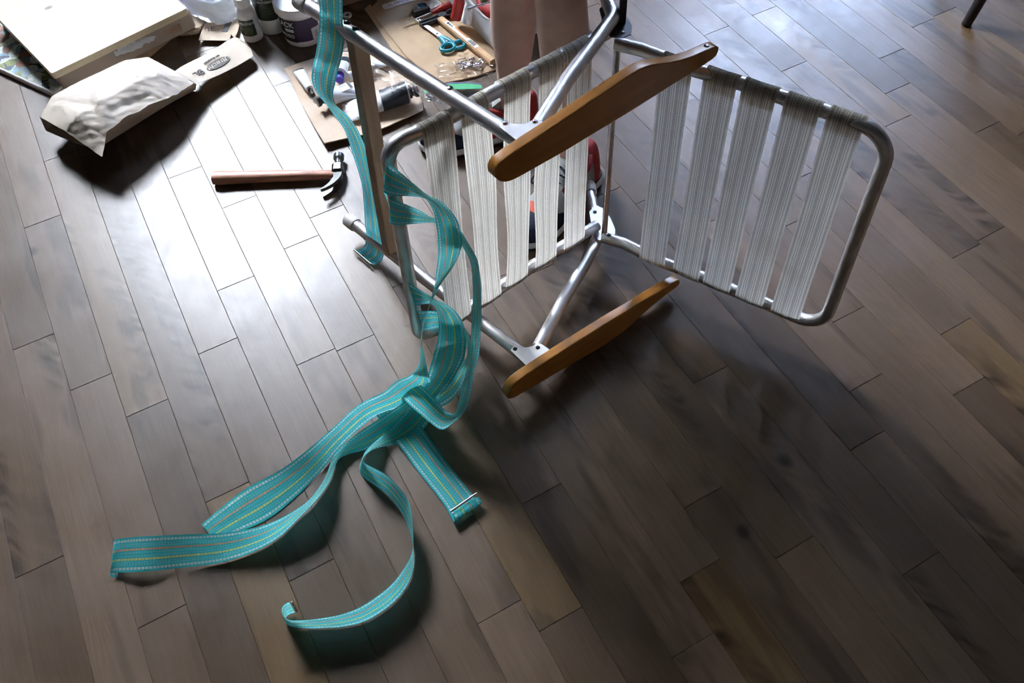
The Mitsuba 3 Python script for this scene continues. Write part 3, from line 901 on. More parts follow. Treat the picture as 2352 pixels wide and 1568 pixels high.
def sheet(pts, key, bsdf, thick=0.0008, crumple=0.0, seed=0, res=14, smooth=30, uvs=None):
    """A sheet over a quad of corner points (back left, back right, front right, front left), or a grid of points, with thickness."""
    g = np.asarray(pts, float)
    if g.ndim == 2:
        g = np.array([[g[0], g[1]], [g[3], g[2]]])
    from scipy.interpolate import RectBivariateSpline
    h, w = g.shape[:2]
    q = np.linspace(0, 1, res)
    a, b = np.meshgrid(q, q, indexing="ij")
    G = np.stack([RectBivariateSpline(np.linspace(0, 1, h), np.linspace(0, 1, w), g[..., k], kx=min(3, h - 1), ky=min(3, w - 1))(q, q) for k in range(3)], -1)
    if crumple:
        nz = np.abs(meshkit.fbm(np.stack([a * 5, b * 5, a * 0 + seed], -1), 3, seed) - 0.5) * 2
        nx_ = np.cross(G[1:2, -1] - G[0:1, 0], G[-1, 0:1] - G[0, 0:1])
        up = np.array([0, 0, 1.0])
        G = G + up * (nz * crumple)[..., None]
    n = np.cross(np.gradient(G, axis=1), np.gradient(G, axis=0))
    n /= np.linalg.norm(n, axis=-1, keepdims=True) + 1e-12
    if n[..., 2].mean() < 0:
        n = -n
    top, bot = G, G - n * thick
    m1, m2 = grid_mesh(top), grid_mesh(bot)
    m2.invert()
    k = res * res
    ring = np.r_[np.arange(res), (np.arange(1, res)) * res + res - 1, (res - 1) * res + np.arange(res - 2, -1, -1), np.arange(res - 2, 0, -1) * res]
    nx2 = np.roll(ring, -1)
    F = np.vstack([m1.faces, m2.faces + k, np.stack([ring, nx2, nx2 + k], 1), np.stack([ring, nx2 + k, ring + k], 1)])
    m = trimesh.Trimesh(np.vstack([top.reshape(-1, 3), bot.reshape(-1, 3)]), F, process=False)
    if m.volume < 0:
        m.invert()
    uv = None
    return add(key, m, bsdf, smooth), G


def flat_poly(pts, z, key, bsdf, thick):
    """A flat cut sheet lying at height z, outline by image points."""
    w = np.array([at(x, y, z)[:2] for x, y in pts])
    return add(key, prism(Polygon(w).buffer(.0006), np.array([0, 0, z - thick]), np.array([1.0, 0, 0]), np.array([0, 1.0, 0]), np.array([0, 0, 1.0]), thick), bsdf, 30)


EX, EY, EZ = np.eye(3)

# ------------------------------------------------------------------ hammer
hm = thing("hammer", "claw hammer with a reddish wooden handle lying on the floor", "hammer")
A, B = at(490, 409, .014), at(772, 400, .014)
d = unit(B - A)
side = np.cross(EZ, d)
L = np.linalg.norm(B - A)
prof = [(0, .0125, .0145), (.012, .0138, .0165), (.05, .0128, .015), (.12, .0118, .0135), (.18, .0115, .0128), (.22, .0105, .0115), (.27, .0088, .0105), (L - .02, .0075, .0105), (L - .004, .007, .0095)]
tt = np.array([p[0] for p in prof])
q = np.linspace(0, L - .004, 40)
hz, hw = np.interp(q, tt, [p[1] for p in prof]), np.interp(q, tt, [p[2] for p in prof])
an = np.linspace(0, 2 * np.pi, 24, endpoint=False)
ca, sa = np.sign(np.cos(an)) * np.abs(np.cos(an)) ** .8, np.sign(np.sin(an)) * np.abs(np.sin(an)) ** .8
V = A + q[:, None, None] * d + hw[:, None, None] * ca[None, :, None] * side + (hz[:, None] * sa[None])[..., None] * EZ
V = np.vstack([V.reshape(-1, 3), A - d * .003, A + d * (L - .003)])
i, j = np.meshgrid(np.arange(39), np.arange(24), indexing="ij")
k = (i * 24 + j).ravel()
kn = (i * 24 + (j + 1) % 24).ravel()
jj = np.arange(24)
F = np.vstack([np.stack([k, kn, kn + 24], 1), np.stack([k, kn + 24, k + 24], 1), np.stack([jj * 0 + 960, (jj + 1) % 24, jj], 1), np.stack([jj * 0 + 961, 39 * 24 + jj, 39 * 24 + (jj + 1) % 24], 1)])
m = trimesh.Trimesh(V, F, process=False)
if m.volume < 0:
    m.invert()


def f_hickory(p, n, uv):
    g = noise(p.x * 30.0, p.y * 320.0, p.z * 200.0) * .6 + fbm(p.x * 20.0, p.y * 60.0, p.z * 60.0, 2) * .4
    return mix((0.50, 0.22, 0.135), (0.64, 0.33, 0.22), g)


scene["m_hickory"] = {"type": "twosided", "bsdf": {"type": "principled", "base_color": proc(f_hickory), "roughness": 0.42, "clearcoat": 0.15}}
hd = add(hm + "__handle", m, "m_hickory", 50)
add(hd + "__stamp", text_on("STANLEY", .006, A + d * .225 + side * .002 + EZ * .0115, d, side, .2), "m_print_white")
# head: poll up in the picture (away), claw towards the viewer and curving back over the handle
hc = at(776, 396, .016)
up2 = unit(at(778, 364, .016) - hc)             # along the head, towards the striking face
up2[2] = 0
up2 = unit(up2)
fw = d - up2 * (d @ up2)
fw = unit(fw)
face = lathe([(0, 0), (.0112, 0), (.0122, .0012), (.0122, .013), (.0110, .015), (.0085, .021), (.0085, .030), (.0105, .036)], hc + up2 * .058, -up2, 28)
eye = frame_box(hc + up2 * .010 - fw * 0.0, up2, fw, EZ, .030, .026, .026, .005)
claws = []
for sgn in (-1, 1):
    cp = [(-.002, .000, .0), (-.018, .001, .003), (-.036, -.006, .0055), (-.052, -.018, .0078), (-.064, -.033, .0098)]
    P = np.array([hc + up2 * a + fw * b + EZ * (sgn * (c + .002) - .001) for a, b, c in cp])
    P = spline(P, 14)
    secs = []
    t_, _a, _b = frames(P, EZ)
    for i_, p_ in enumerate(P):
        u_ = i_ / 13
        nz_ = unit(np.cross(t_[i_], EZ))
        hh, ww = .0060 * (1 - u_) + .0042 * u_, .0105 * (1 - u_) + .0016 * u_
        secs.append([p_ + EZ * hh * sz + nz_ * ww * sy for sz, sy in ((-1, -1), (-1, 1), (1, 1), (1, -1))])
    secs = np.array(secs).reshape(-1, 3)
    f = []
    for i_ in range(13):
        for j_ in range(4):
            a0, a1 = i_ * 4 + j_, i_ * 4 + (j_ + 1) % 4
            f += [[a0, a1, a1 + 4], [a0, a1 + 4, a0 + 4]]
    f += [[0, 2, 1], [0, 3, 2], [52, 53, 54], [52, 54, 55]]
    cm = trimesh.Trimesh(secs, f, process=False)
    if cm.volume < 0:
        cm.invert()
    claws.append(cm)
scene["m_hammer_steel"] = {"type": "twosided", "bsdf": {"type": "principled", "base_color": rgb(.13, .135, .13), "roughness": 0.32, "metallic": 0.85}}
hh_ = join(face, eye, *claws)
hh_.vertices[:, 2] = np.maximum(hh_.vertices[:, 2], .0012)
add(hm + "__head", hh_, "m_hammer_steel", 35, label="dark steel claw head")

# ------------------------------------------------------------------ paper bag
bag = thing("paper_bag", "crumpled brown paper bag lying on the floor in front of the pine board", "bag")
back = [(91, 268, .085), (119, 220, .105), (185, 185, .115), (286, 138, .110), (340, 130, .095), (402, 163, .060)]
ridge = [(150, 300, .100), (172, 268, .125), (232, 232, .130), (310, 185, .125), (365, 170, .105), (425, 176, .062)]
frnt = [(234, 359, .075), (243, 306, .098), (288, 267, .102), (330, 246, .095), (388, 224, .080), (451, 187, .052)]
low = [(238, 346, .045), (242, 330, .030), (297, 296, .006), (338, 270, .003), (385, 241, .003), (449, 206, .003)]


def row(pts, n=72):
    P = np.array([at(*p) for p in pts])
    s = np.r_[0, np.cumsum(np.linalg.norm(np.diff(P, axis=0), axis=1))]
    return np.stack([np.interp(np.linspace(0, s[-1], n), s, P[:, k]) for k in range(3)], 1)


R_ = [row(x) for x in (back, ridge, frnt, low)]
backlow = R_[0].copy()
backlow[:, 2] = np.linspace(.035, .002, 72)
backlow += (R_[0] - R_[2]) * .06 * np.array([1, 1, 0])
under = (R_[3] + backlow) / 2
under[:, 2] = np.minimum(under[:, 2], np.linspace(.03, .002, 72))
rings = [R_[0], R_[1], R_[2], R_[3], under, backlow, R_[0]]
steps = [18, 18, 10, 4, 4, 7]
rows_ = []
for (a_, b_), n_ in zip(zip(rings[:-1], rings[1:]), steps):
    for t_ in np.linspace(0, 1, n_, endpoint=False):
        rows_.append(a_ + (b_ - a_) * t_)
rows_.append(rings[-1])
G = np.array(rows_)
nz = np.abs(meshkit.fbm(G * 16, 3, 4) - .5) * 2
nz2 = np.abs(meshkit.fbm(G * 38, 2, 9) - .5) * 2
top_w = np.r_[np.linspace(.2, 1, 18), np.ones(18), np.linspace(1, .3, 10), np.zeros(4 + 4 + 7 + 1)][:, None]
nz3 = np.abs(meshkit.fbm(G * np.array([34, 60, 34]) + 7, 3, 21) - .5) * 2
fold = np.zeros(nz.shape)
for (xa_, ya_), (xb_, yb_), dp_, wd3 in (((120, 225), (228, 262), -.010, .016), ((225, 190), (245, 300), .012, .018), ((300, 150), (320, 243), -.007, .014), ((350, 150), (395, 222), .008, .014), ((165, 200), (205, 320), .008, .02), ((255, 260), (345, 215), -.009, .012), ((330, 235), (420, 190), .006, .012)):
    a_, b_ = at(xa_, ya_, .11)[:2], at(xb_, yb_, .10)[:2]
    t_ = np.clip(((G[..., :2] - a_) @ (b_ - a_)) / ((b_ - a_) @ (b_ - a_)), 0, 1)
    dist = np.linalg.norm(G[..., :2] - (a_ + t_[..., None] * (b_ - a_)), axis=-1)
    fold += dp_ * np.maximum(0, 1 - dist / wd3)
G[..., 2] += (top_w * (.008 * (nz - .35) + .004 * (nz2 - .3) + .0045 * (nz3 - .3) + .45 * fold))
G[..., 2] = np.maximum(G[..., 2], .002)
mb = grid_mesh(G)
cap_c = np.array([G[:-1, -1].mean(0)])
k0 = len(mb.vertices)
rr = np.arange(len(G) - 1) * G.shape[1] + G.shape[1] - 1
capF = np.stack([rr, np.r_[rr[1:], rr[0]], np.full(len(rr), k0)], 1)
mb = trimesh.Trimesh(np.vstack([mb.vertices, cap_c]), np.vstack([mb.faces, capF]), process=False)
add(bag + "__body", mb, "m_paper_bag", 22)
fl_pts = [[(402, 163, .060), (441, 140, .040), (488, 116, .033), (527, 90, .030), (551, 93, .030)], [(428, 178, .060), (455, 163, .042), (500, 141, .036), (545, 110, .030), (573, 110, .028)], [(452, 194, .052), (467, 186, .042), (507, 170, .034), (555, 145, .028), (581, 129, .026)]]
flk, FG = sheet([[at(*p) for p in r] for r in fl_pts], bag + "__flap", "m_paper_bag", .0012, .0, 3, 20)


def flap_frame(px, py, z, px2, py2, dz=.0022):
    o = at(px, py, z)
    return o + EZ * dz, unit(at(px2, py2, z) - o)


FN = np.cross(FG[10, -1] - FG[10, 6], FG[-1, 12] - FG[0, 12])
FN = unit(FN if FN[2] > 0 else -FN)
ex = unit(FG[10, 5] - FG[10, 15])
ey = np.cross(FN, ex)


def on_flap(px, py):
    d_ = ray(px, py)
    F_ = FG.reshape(-1, 3) - CAM
    t_ = (F_ @ d_) / (d_ @ d_)
    k_ = np.argmin(((F_ - t_[:, None] * d_) ** 2).sum(1))
    return CAM + d_ * ((FG.reshape(-1, 3)[k_] - CAM) @ FN) / (d_ @ FN)


o = on_flap(502, 146) + FN * .0012
el = Polygon([(.036 * math.cos(t), .0155 * math.sin(t)) for t in np.linspace(0, 2 * np.pi, 40)])
add(flk + "__logo", prism(el, o - FN * .003, ex, ey, FN, .0034), "m_ink_soft", label="dark oval print")
add(flk + "__logo_text", text_on("Utrecht", .015, o + FN * .0005, ex, ey, .25), "m_paper_bag")
add(flk + "__small_print", text_on("Art Supplies", .0065, o - ey * .0235, ex, ey, .1, False, .0016), "m_ink_soft")
o2 = on_flap(456, 169) + FN * .0008
add(flk + "__print", text_on("BL", .017, o2, ex, ey, 0, True, .0016), "m_ink_soft")

# ------------------------------------------------------------------ pine board, package, painting
pb = thing("pine_board", "pale pine board with two small knots lying on top of the stack", "board")
zt = .098
c0 = at(118, 169, zt)
ca_, cb_ = unit(at(429, 19, zt) - c0), unit(at(0, 62, zt) - c0)
wd_ = np.linalg.norm(at(429, 19, zt) - c0)
n_ = np.cross(ca_, EZ)
cb_ = n_ if n_ @ cb_ > 0 else -n_
bd_ = .42
poly = sbox(0, 0, wd_, bd_).buffer(-.006).buffer(.006)
m = prism(poly, c0 + EZ * -.018, ca_, cb_, EZ, .018)
q = m.vertices - c0
m = trimesh.Trimesh(m.vertices, m.faces, process=False)
add(pb, m, "m_pine", False, uv=np.stack([q @ ca_, q @ cb_ + q[:, 2] * 2], 1))
pk = thing("paper_package", "brown paper wrapped package under the pine board", "package")
scene["m_wrap"] = {"type": "twosided", "bsdf": {"type": "principled", "base_color": rgb(.36, .29, .235), "roughness": .6}}
add(pk, frame_box(c0 + ca_ * .20 + cb_ * .22 + EZ * (-.018 - .0305), ca_, cb_, EZ, .372, .404, .058, .006), "m_wrap", 20, label="brown paper wrapped package under the pine board", cat="package")
pnt = thing("canvas_painting", "small abstract painting in blues and browns on a white edged canvas under the board", "painting")
p0_, p1_ = at(121, 214, .018), at(0, 158, .018)
ex = unit(p1_ - p0_)
ey = np.cross(EZ, ex)
if ey[1] < 0:
    ey = -ey
cv_c = p0_ + ex * .205 + ey * .145
add(pnt + "__canvas", frame_box(cv_c - EZ * .0095, ex, ey, EZ, .41, .29, .017, .002), "m_white_plastic", label="white canvas edge")
G = np.array([[cv_c + ex * (.199 * a) + ey * (.139 * b) for a in (-1, 1)] for b in (-1, 1)])
gm = grid_mesh(G)
add(pnt + "__painted_surface", gm, "m_painting", uv=np.array([[0, 0], [1, 0], [0, .7], [1, .7]]))
# tissue and a wooden strip poking out at the right of the package
ts, _ = sheet([[at(262, 122, .062), at(300, 80, .062), at(365, 62, .055)], [at(268, 132, .050), at(318, 102, .058), at(372, 82, .045)], [at(275, 140, .010), at(330, 118, .012), at(368, 96, .010)]], "tissue_paper", "m_white_film", .0008, .016, 5, 26, 40)
tag(ts, "crumpled white plastic wrap sticking out under the pine board", "plastic wrap")
st0, st1 = at(352, 107, .018), at(402, 66, .018)
ex = unit(st1 - st0)
wk = thing("wooden_strip", "short wooden strip lying under the right end of the pine board", "wood")
add(wk, frame_box((st0 + st1) / 2 + EZ * -.007 + np.cross(EZ, ex) * .02, ex, np.cross(EZ, ex), EZ, np.linalg.norm(st1 - st0) + .12, .05, .02, .002), "m_slat", label="short wooden strip lying under the right end of the pine board", cat="wood")
st0, st1 = at(352, 78, .05), at(414, 62, .045)
ex = unit(st1 - st0)
wk = thing("wooden_strip", "rounded wooden stick resting between the package and the pine board", "wood")
add(wk, tube(np.array([st0 + (st1 - st0) * t for t in np.linspace(-.6, 1, 8)]), .013, 16), "m_slat", 40, label="rounded wooden stick resting between the package and the pine board", cat="wood")

# white carrier bag and torn kraft paper behind
cb, _ = sheet([[at(396, -40, .05), at(470, -45, .09), at(560, -40, .05), at(640, -30, .03)], [at(415, 5, .035), at(470, 0, .070), at(540, 0, .045), at(600, 5, .02)], [at(432, 24, .010), at(474, 30, .045), at(520, 34, .030), at(560, 42, .012)], [at(440, 36, .004), at(480, 46, .008), at(500, 60, .008), at(552, 46, .006)]], "carrier_bag", "m_white_film", .0006, .030, 8, 40, 35)
tag(cb, "crumpled white plastic carrier bag lying behind the kraft paper", "bag")
kp = flat_poly([(456, 92), (470, 54), (552, 44), (546, 70), (539, 88), (531, 78), (526, 93)], .012, "kraft_paper", "m_kraft", .001)
tag(kp, "torn piece of kraft paper with dark print beside the small bottle", "paper")
o = at(488, 66, .0124)
ex = unit(at(470, 71, .0124) - o)
add(kp + "__print", text_on("JEI", .02, o, unit(at(500, 64, .012) - o), -np.cross(EZ, ex) * -1, 0), "m_ink_soft")
o = at(522, 59, .0124)
add(kp + "__bar_print", frame_box(o, unit(at(527, 48, .012) - o), np.cross(EZ, unit(at(527, 48, .012) - o)), EZ, .055, .016, .0005), "m_ink_soft")
kp2, _ = sheet([[at(408, 60, .004), at(436, 38, .010), at(470, 52, .012)], [at(412, 80, .006), at(440, 68, .018), at(463, 66, .012)], [at(425, 82, .003), at(444, 82, .003), at(458, 78, .003)]], "kraft_paper", "m_kraft", .0008, .010, 11, 18, 35)
tag(kp2, "crumpled kraft paper scrap between the pine board and the printed paper", "paper")


# ------------------------------------------------------------------ bottles and tub
def facing(c):
    return math.atan2(-c[1], -c[0])


c = at(583, 86, 0)
sb = thing("small_bottle", "small white plastic bottle with a dark green label standing on the floor", "bottle")
add(sb + "__body", lathe([(0, 0), (.0225, 0), (.0255, .0025), (.0258, .010), (.0258, .078), (.0250, .085), (.0215, .093), (.0175, .097), (.0170, .102), (.0170, .108), (0, .108)], c, EZ, 40), "m_white_plastic", 40)
add(sb + "__cap", lathe([(0, .104), (.0195, .104), (.0200, .106), (.0200, .124), (.0190, .1262), (0, .1265)], c, EZ, 40), "m_white_plastic", 40)
f0 = facing(c)
lb = add(sb + "__label", cyl_patch(c, .0261, .022, .070, f0 - 1.5, f0 + .45), "m_label_green", True, label="dark green paper label")
add(lb + "__text", text_cyl("Liquitex", .0095, c, .0262, .061, f0 - .45), "m_print_white")
add(lb + "__olive_panel", cyl_patch(c, .02625, .024, .048, f0 - .95, f0 + .1, 10), "m_label_olive", True)
c = at(631, 62, 0)
bb = thing("large_bottle", "tall white plastic bottle with a black green label between the small bottle and the tub", "bottle")
add(bb + "__body", lathe([(0, 0), (.034, 0), (.0385, .003), (.039, .010), (.039, .034), (.038, .037), (.038, .150), (.036, .162), (.028, .176), (.022, .180), (.021, .19), (0, .19)], c, EZ, 48), "m_white_plastic", 40)
add(bb + "__cap", lathe([(0, .184), (.024, .184), (.0245, .186), (.0245, .214), (.023, .217), (0, .217)], c, EZ, 40), "m_black_plastic", 40)
f0 = facing(c)
lb = add(bb + "__label", cyl_patch(c, .0384, .046, .146, f0 - 1.7, f0 + 1.7, 40), "m_label_green", True, label="black green label with white lettering")
add(lb + "__text", text_cyl("Liquitex", .019, c, .0386, .120, f0 + .05, True), "m_print_white")
add(lb + "__text", text_cyl("PROFESSIONAL", .0055, c, .0386, .101, f0 + .05), "m_print_white")
for k, t in enumerate(("MATTE MEDIUM", "MÉDIUM MAT", "MATTES MEDIUM")):
    add(lb + "__text", text_cyl(t, .0042, c, .0386, .083 - .0075 * k, f0 + .1), "m_label_olive")
c = at(703, 82, 0)
tb = thing("gesso_tub", "round white tub with a black and purple label standing under the upper chair leg", "tub")
add(tb + "__body", lathe([(0, 0), (.049, 0), (.053, .003), (.0545, .012), (.0565, .092), (.0565, .097), (0, .097)], c, EZ, 56), "m_white_plastic", 40)
add(tb + "__lid", lathe([(0, .094), (.0605, .094), (.0615, .096), (.0615, .114), (.0600, .1165), (.056, .1165), (.0555, .115), (0, .115)], c, EZ, 56), "m_white_plastic", 40)
f0 = facing(c)
RL = .0572


def cone_patch(z0, z1, a0, a1, dr_=0.0):
    a = np.linspace(a0, a1, 20)
    rad = lambda z: .0545 + (.0565 - .0545) * (z - .012) / .08 + .0005 + dr_
    return grid_mesh(np.stack([np.stack([c[0] + rad(z) * np.cos(a), c[1] + rad(z) * np.sin(a), np.full(20, z)], -1) for z in (z0, z1)]))


lb = add(tb + "__label", cone_patch(.018, .086, f0 - 2.1, f0 - .42), "m_ink", True, label="black label panel")
add(tb + "__purple_label", cone_patch(.020, .086, f0 - .42, f0 + .75), "m_label_purple", True, label="purple label panel")
add(lb + "__text", text_cyl("BLACK", .0145, c, .0573, .072, f0 - 1.02, True), "m_print_white")
add(lb + "__text", text_cyl("GESSO", .0100, c, .0567, .037, f0 - .95, True), "m_print_white")
add(lb + "__white_bar", cone_patch(.049, .058, f0 - 1.0, f0 - .52, .0003), "m_print_white", True)
stk = add(tb + "__price_sticker", cone_patch(.016, .055, f0 + .30, f0 + .9, .0006), "m_label_white", True, label="white barcode sticker")
for k in range(8):
    add(stk + "__bar", cone_patch(.027, .046, f0 + .44 + k * .022, f0 + .449 + k * .022, .0009), "m_ink_soft", True)

# ------------------------------------------------------------------ cardboard sheets
sh, _ = sheet([[at(652, 157, .003), at(720, 134, .003), at(790, 112, .003), at(860, 92, .003)], [at(672, 196, .004), at(745, 172, .004), at(820, 150, .004), at(895, 140, .004)], [at(700, 252, .006), at(780, 228, .005), at(855, 205, .005), at(945, 190, .005)], [at(745, 329, .016), at(834, 309, .012), at(880, 294, .012), at(972, 252, .010)]], "cardboard_sheet", "m_lit_cardboard", .003, .002, 2, 22, 30)
tag(sh, "cardboard sheet lying under the paint tubes, its colour lightened for the window light", "cardboard")
big = [(885, -40), (866, 4), (855, 16), (858, 30), (874, 54), (935, 131), (975, 165), (1013, 191), (1050, 184), (1094, 174), (1139, 158), (1185, 110), (1120, 20), (1060, -70), (900, -80)]
sh2 = flat_poly(big, .005, "cardboard_sheet", "m_cardboard", .0035)
tag(sh2, "large brown cardboard sheet lying under the scissors and the storage box", "cardboard")
sh3 = flat_poly([(838, 20), (850, 10), (935, 135), (1010, 194), (990, 200), (925, 150)], .0014, "cardboard_sheet", "m_cardboard", .0012)
tag(sh3, "narrow cardboard strip showing along the left edge of the large brown sheet", "cardboard")


# ------------------------------------------------------------------ paint tubes
def paint_tube(name, label, cap_px, end_px, r, z0, band_=None, capc="m_black_plastic", body="m_label_white", flat_w=1.45):
    A, B = at(*cap_px, z0 + r), at(*end_px, z0 + .002)
    key = thing(name, label, "paint tube", "paint tubes on the cardboard")
    dh = unit(np.array([B[0] - A[0], B[1] - A[1], 0]))
    sd_ = np.cross(EZ, dh)
    L = np.linalg.norm((B - A)[:2])

    def sect(t):
        hz_ = r * (1 - t) ** .8 * (1 - .0) + .0011
        hw_ = r * (1 + (flat_w - 1) * min(1, t * 1.4))
        return hz_, hw_

    def loft(t0, t1, grow=0.0, n=14, closed=True):
        an_ = np.linspace(0, 2 * np.pi, 28, endpoint=False)
        Vs = []
        for t in np.linspace(t0, t1, n):
            hz_, hw_ = sect(t)
            c_ = A + dh * (L * t)
            c_ = np.array([c_[0], c_[1], z0 + hz_])
            Vs.append(c_ + (hw_ + grow) * np.cos(an_)[:, None] * sd_ + (hz_ + grow) * np.sin(an_)[:, None] * EZ)
        V = np.array(Vs).reshape(-1, 3)
        i, j = np.meshgrid(np.arange(n - 1), np.arange(28), indexing="ij")
        k, kn = (i * 28 + j).ravel(), (i * 28 + (j + 1) % 28).ravel()
        F = np.vstack([np.stack([k, kn, kn + 28], 1), np.stack([k, kn + 28, k + 28], 1)])
        if closed:
            V = np.vstack([V, Vs[0].mean(0), Vs[-1].mean(0)])
            jj = np.arange(28)
            F = np.vstack([F, np.stack([jj * 0 + n * 28, (jj + 1) % 28, jj], 1), np.stack([jj * 0 + n * 28 + 1, (n - 1) * 28 + jj, (n - 1) * 28 + (jj + 1) % 28], 1)])
        m_ = trimesh.Trimesh(V, F, process=False)
        if m_.volume < 0:
            m_.invert()
        return m_

    add(key + "__body", loft(0, 1, 0, 20), body, 40)
    add(key + "__crimp", loft(.93, 1.0, .0006, 3), "m_steel", 30)
    capm = lathe([(0, -.001), (r * .55, -.001), (r * .62, .002), (r * .62, .006), (r * .42, .009), (r * .42, .013), (r * .58, .016), (r * .62, .024), (0, .024)], np.array([A[0], A[1], z0 + r]), -dh, 24)
    add(key + "__cap", capm, capc, 40)
    if band_:
        for b0_, b1_, mm in band_:
            add(key + "__label", loft(b0_, b1_, .0004, 6, False), mm, True)
    return key, A, B, dh, sd_, L, sect


k_, *_ = paint_tube("paint_tube", "small white paint tube with a black cap at the left edge of the cardboard", (712, 206), (684, 159), .010, .008)
k_, A, B, dh, sd_, L, sect = paint_tube("paint_tube", "paint tube with a white label behind the hanging teal strap", (748, 226), (842, 200), .021, .0105, [(.12, .72, "m_label_white")])
ty = A + dh * L * .42
ty[2] = .0105 + 2 * sect(.42)[0] + .0006
lab = add(k_ + "__print_panel", frame_box(ty, dh, sd_, EZ, .05, .026, .0006), "m_print_white")
add(lab + "__text", text_on("CRETE", .006, ty + EZ * .0005 + sd_ * .006, dh, sd_), "m_ink")
add(lab + "__black_bar", frame_box(ty + dh * .021 + EZ * .0004, dh, sd_, EZ, .007, .026, .0006), "m_ink")
k_, A, B, dh, sd_, L, sect = paint_tube("paint_tube", "large white paint tube with a dark blue label and a black cap on the cardboard", (938, 212), (790, 262), .026, .0125, [(.02, .42, "m_label_navy")])
ty = A + dh * L * .22
ty[2] = .0125 + 2 * sect(.22)[0] + .0006
add(k_ + "__print", text_on("FU", .010, ty, sd_, -dh), "m_print_white")
add(k_ + "__print", text_on("TITANIUM", .0035, A + dh * L * .20 - sd_ * .0225 + EZ * -.004 if False else ty - dh * .022, sd_, -dh), "m_print_white")
k_, *_ = paint_tube("paint_tube", "white paint tube half hidden behind the wooden crossbar, pointing away", (818, 164), (892, 136), .016, .011, [(.1, .3, "m_label_white")], "m_white_plastic")
k_, *_ = paint_tube("paint_tube", "paint tube with a navy and yellow band and a violet cap beside the crossbar", (781, 170), (790, 118), .017, .010, [(.08, .40, "m_label_white"), (.40, .62, "m_label_navy"), (.62, .85, "m_kraft")], "m_purple_blue", "m_label_white", 1.2)

# clear bags
cf, _ = sheet([[at(850, 150, .02), at(905, 160, .035), at(960, 180, .03), at(1005, 205, .015)], [at(855, 180, .045), at(905, 190, .055), at(955, 205, .045), at(1012, 225, .015)], [at(870, 215, .035), at(925, 225, .040), at(970, 232, .03), at(1015, 240, .012)]], "clear_bag", "m_clear_film", .0006, .028, 21, 34, False)
tag(cf, "crumpled clear plastic bag beside the dark blue paint tube", "plastic bag")
zb = thing("zip_bag", "clear zip bag with a green strip lying at the person's feet", "plastic bag")
g0 = [at(972, 203, .006), at(1105, 193, .006), at(1112, 226, .006), at(985, 236, .006)]
sheet(g0, zb + "__film", "m_clear_film", .0006, .006, 23, 14, False)
gs = prism(Polygon([(at(x, y, .012)[0], at(x, y, .012)[1]) for x, y in ((973, 206), (1000, 197), (1040, 192), (1080, 191), (1106, 195), (1108, 204), (1040, 206), (1000, 211), (975, 216))]), EZ * .0125, EX, EY, EZ, .0008)
add(zb + "__green_strip", gs, "m_green_strip")
add(zb + "__lilac_edge", tube(np.array([at(x, y, .0135) for x, y in ((973, 205), (1000, 195.5), (1040, 190.5), (1080, 189.5), (1106, 194))]), .0014, 8), "m_lilac", 40)
zs = thing("zip_bag", "clear zip bag holding the screws, lying on the lower edge of the large cardboard", "plastic bag")
sheet([at(990, 150, .012), at(1128, 132, .012), at(1136, 172, .009), at(1012, 186, .009)], zs + "__film", "m_clear_film", .0006, .018, 25, 26, False)
scr = []
_rs = random.Random(5)
for k in range(34):
    x, y = _rs.gauss(1082, 17), 0
    y = 146 - (x - 1082) * .16 + _rs.gauss(0, 4.5)
    P = at(x, y, .0085 + _rs.random() * .006)
    dd = unit([_rs.gauss(0, 1), _rs.gauss(0, 1), _rs.gauss(0, .25)])
    scr += [tube(np.array([P - dd * .009, P + dd * .009]), .0017, 8), lathe([(0, 0), (.0036, 0), (.0030, .0018), (0, .0024)], P + dd * .009, dd, 10)]
tag(add("screw_heap", join(*scr), "m_steel", 30), "small heap of loose screws inside the clear zip bag", "screws", kind="stuff")
tr = lathe([(.0075, 0), (.0118, 0), (.0122, .001), (.0122, .005), (.0118, .006), (.0075, .006), (.0070, .005), (.0070, .001), (.0075, 0)], at(798, 37, .0005), EZ, 28)
tag(add("plastic_washer", tr, "m_white_plastic", 40), "small white plastic ring lying on the floor behind the upper chair leg", "ring")

# ------------------------------------------------------------------ scissors, wooden stick, tools
sc = thing("scissors", "scissors with turquoise plastic handles on the large cardboard", "scissors")
piv = at(1004, 79, .0115)
tip = at(976, 58, .0115)
bdir = unit(tip - piv)
bsid = np.cross(EZ, bdir)
for k, (a_, zz) in enumerate(((.05, .0008), (-.05, -.0012))):
    dd = unit(bdir + bsid * a_)
    nn = np.cross(EZ, dd)
    pl = Polygon([(-.045, -.004), (.0, -.008), (.02, -.0075), (.095, -.0008), (.095, .0008), (.02, .0055), (.0, .006), (-.045, .004)])
    add(sc + "__blade", prism(pl, piv + EZ * zz, dd, nn, EZ, .0016), "m_steel")
add(sc + "__pivot_screw", lathe([(0, 0), (.0034, 0), (.0030, .0012), (0, .0016)], piv + EZ * .0024, EZ, 16), "m_dark_steel", 40)


def loop(key, pts, z, r=.0048):
    P = np.array([at(x, y, z) for x, y in pts])
    P = spline(np.vstack([P, P[:1]]), 44)
    m_ = tube(P[:-1], r, 12, caps=False)
    n_r = 43
    # close the ring
    i_ = np.arange(12)
    F = np.vstack([m_.faces, np.stack([(n_r - 1) * 12 + i_, (n_r - 1) * 12 + (i_ + 1) % 12, (i_ + 1) % 12], 1), np.stack([(n_r - 1) * 12 + i_, (i_ + 1) % 12, i_], 1)])
    m_ = trimesh.Trimesh(m_.vertices, F, process=False)
    return m_


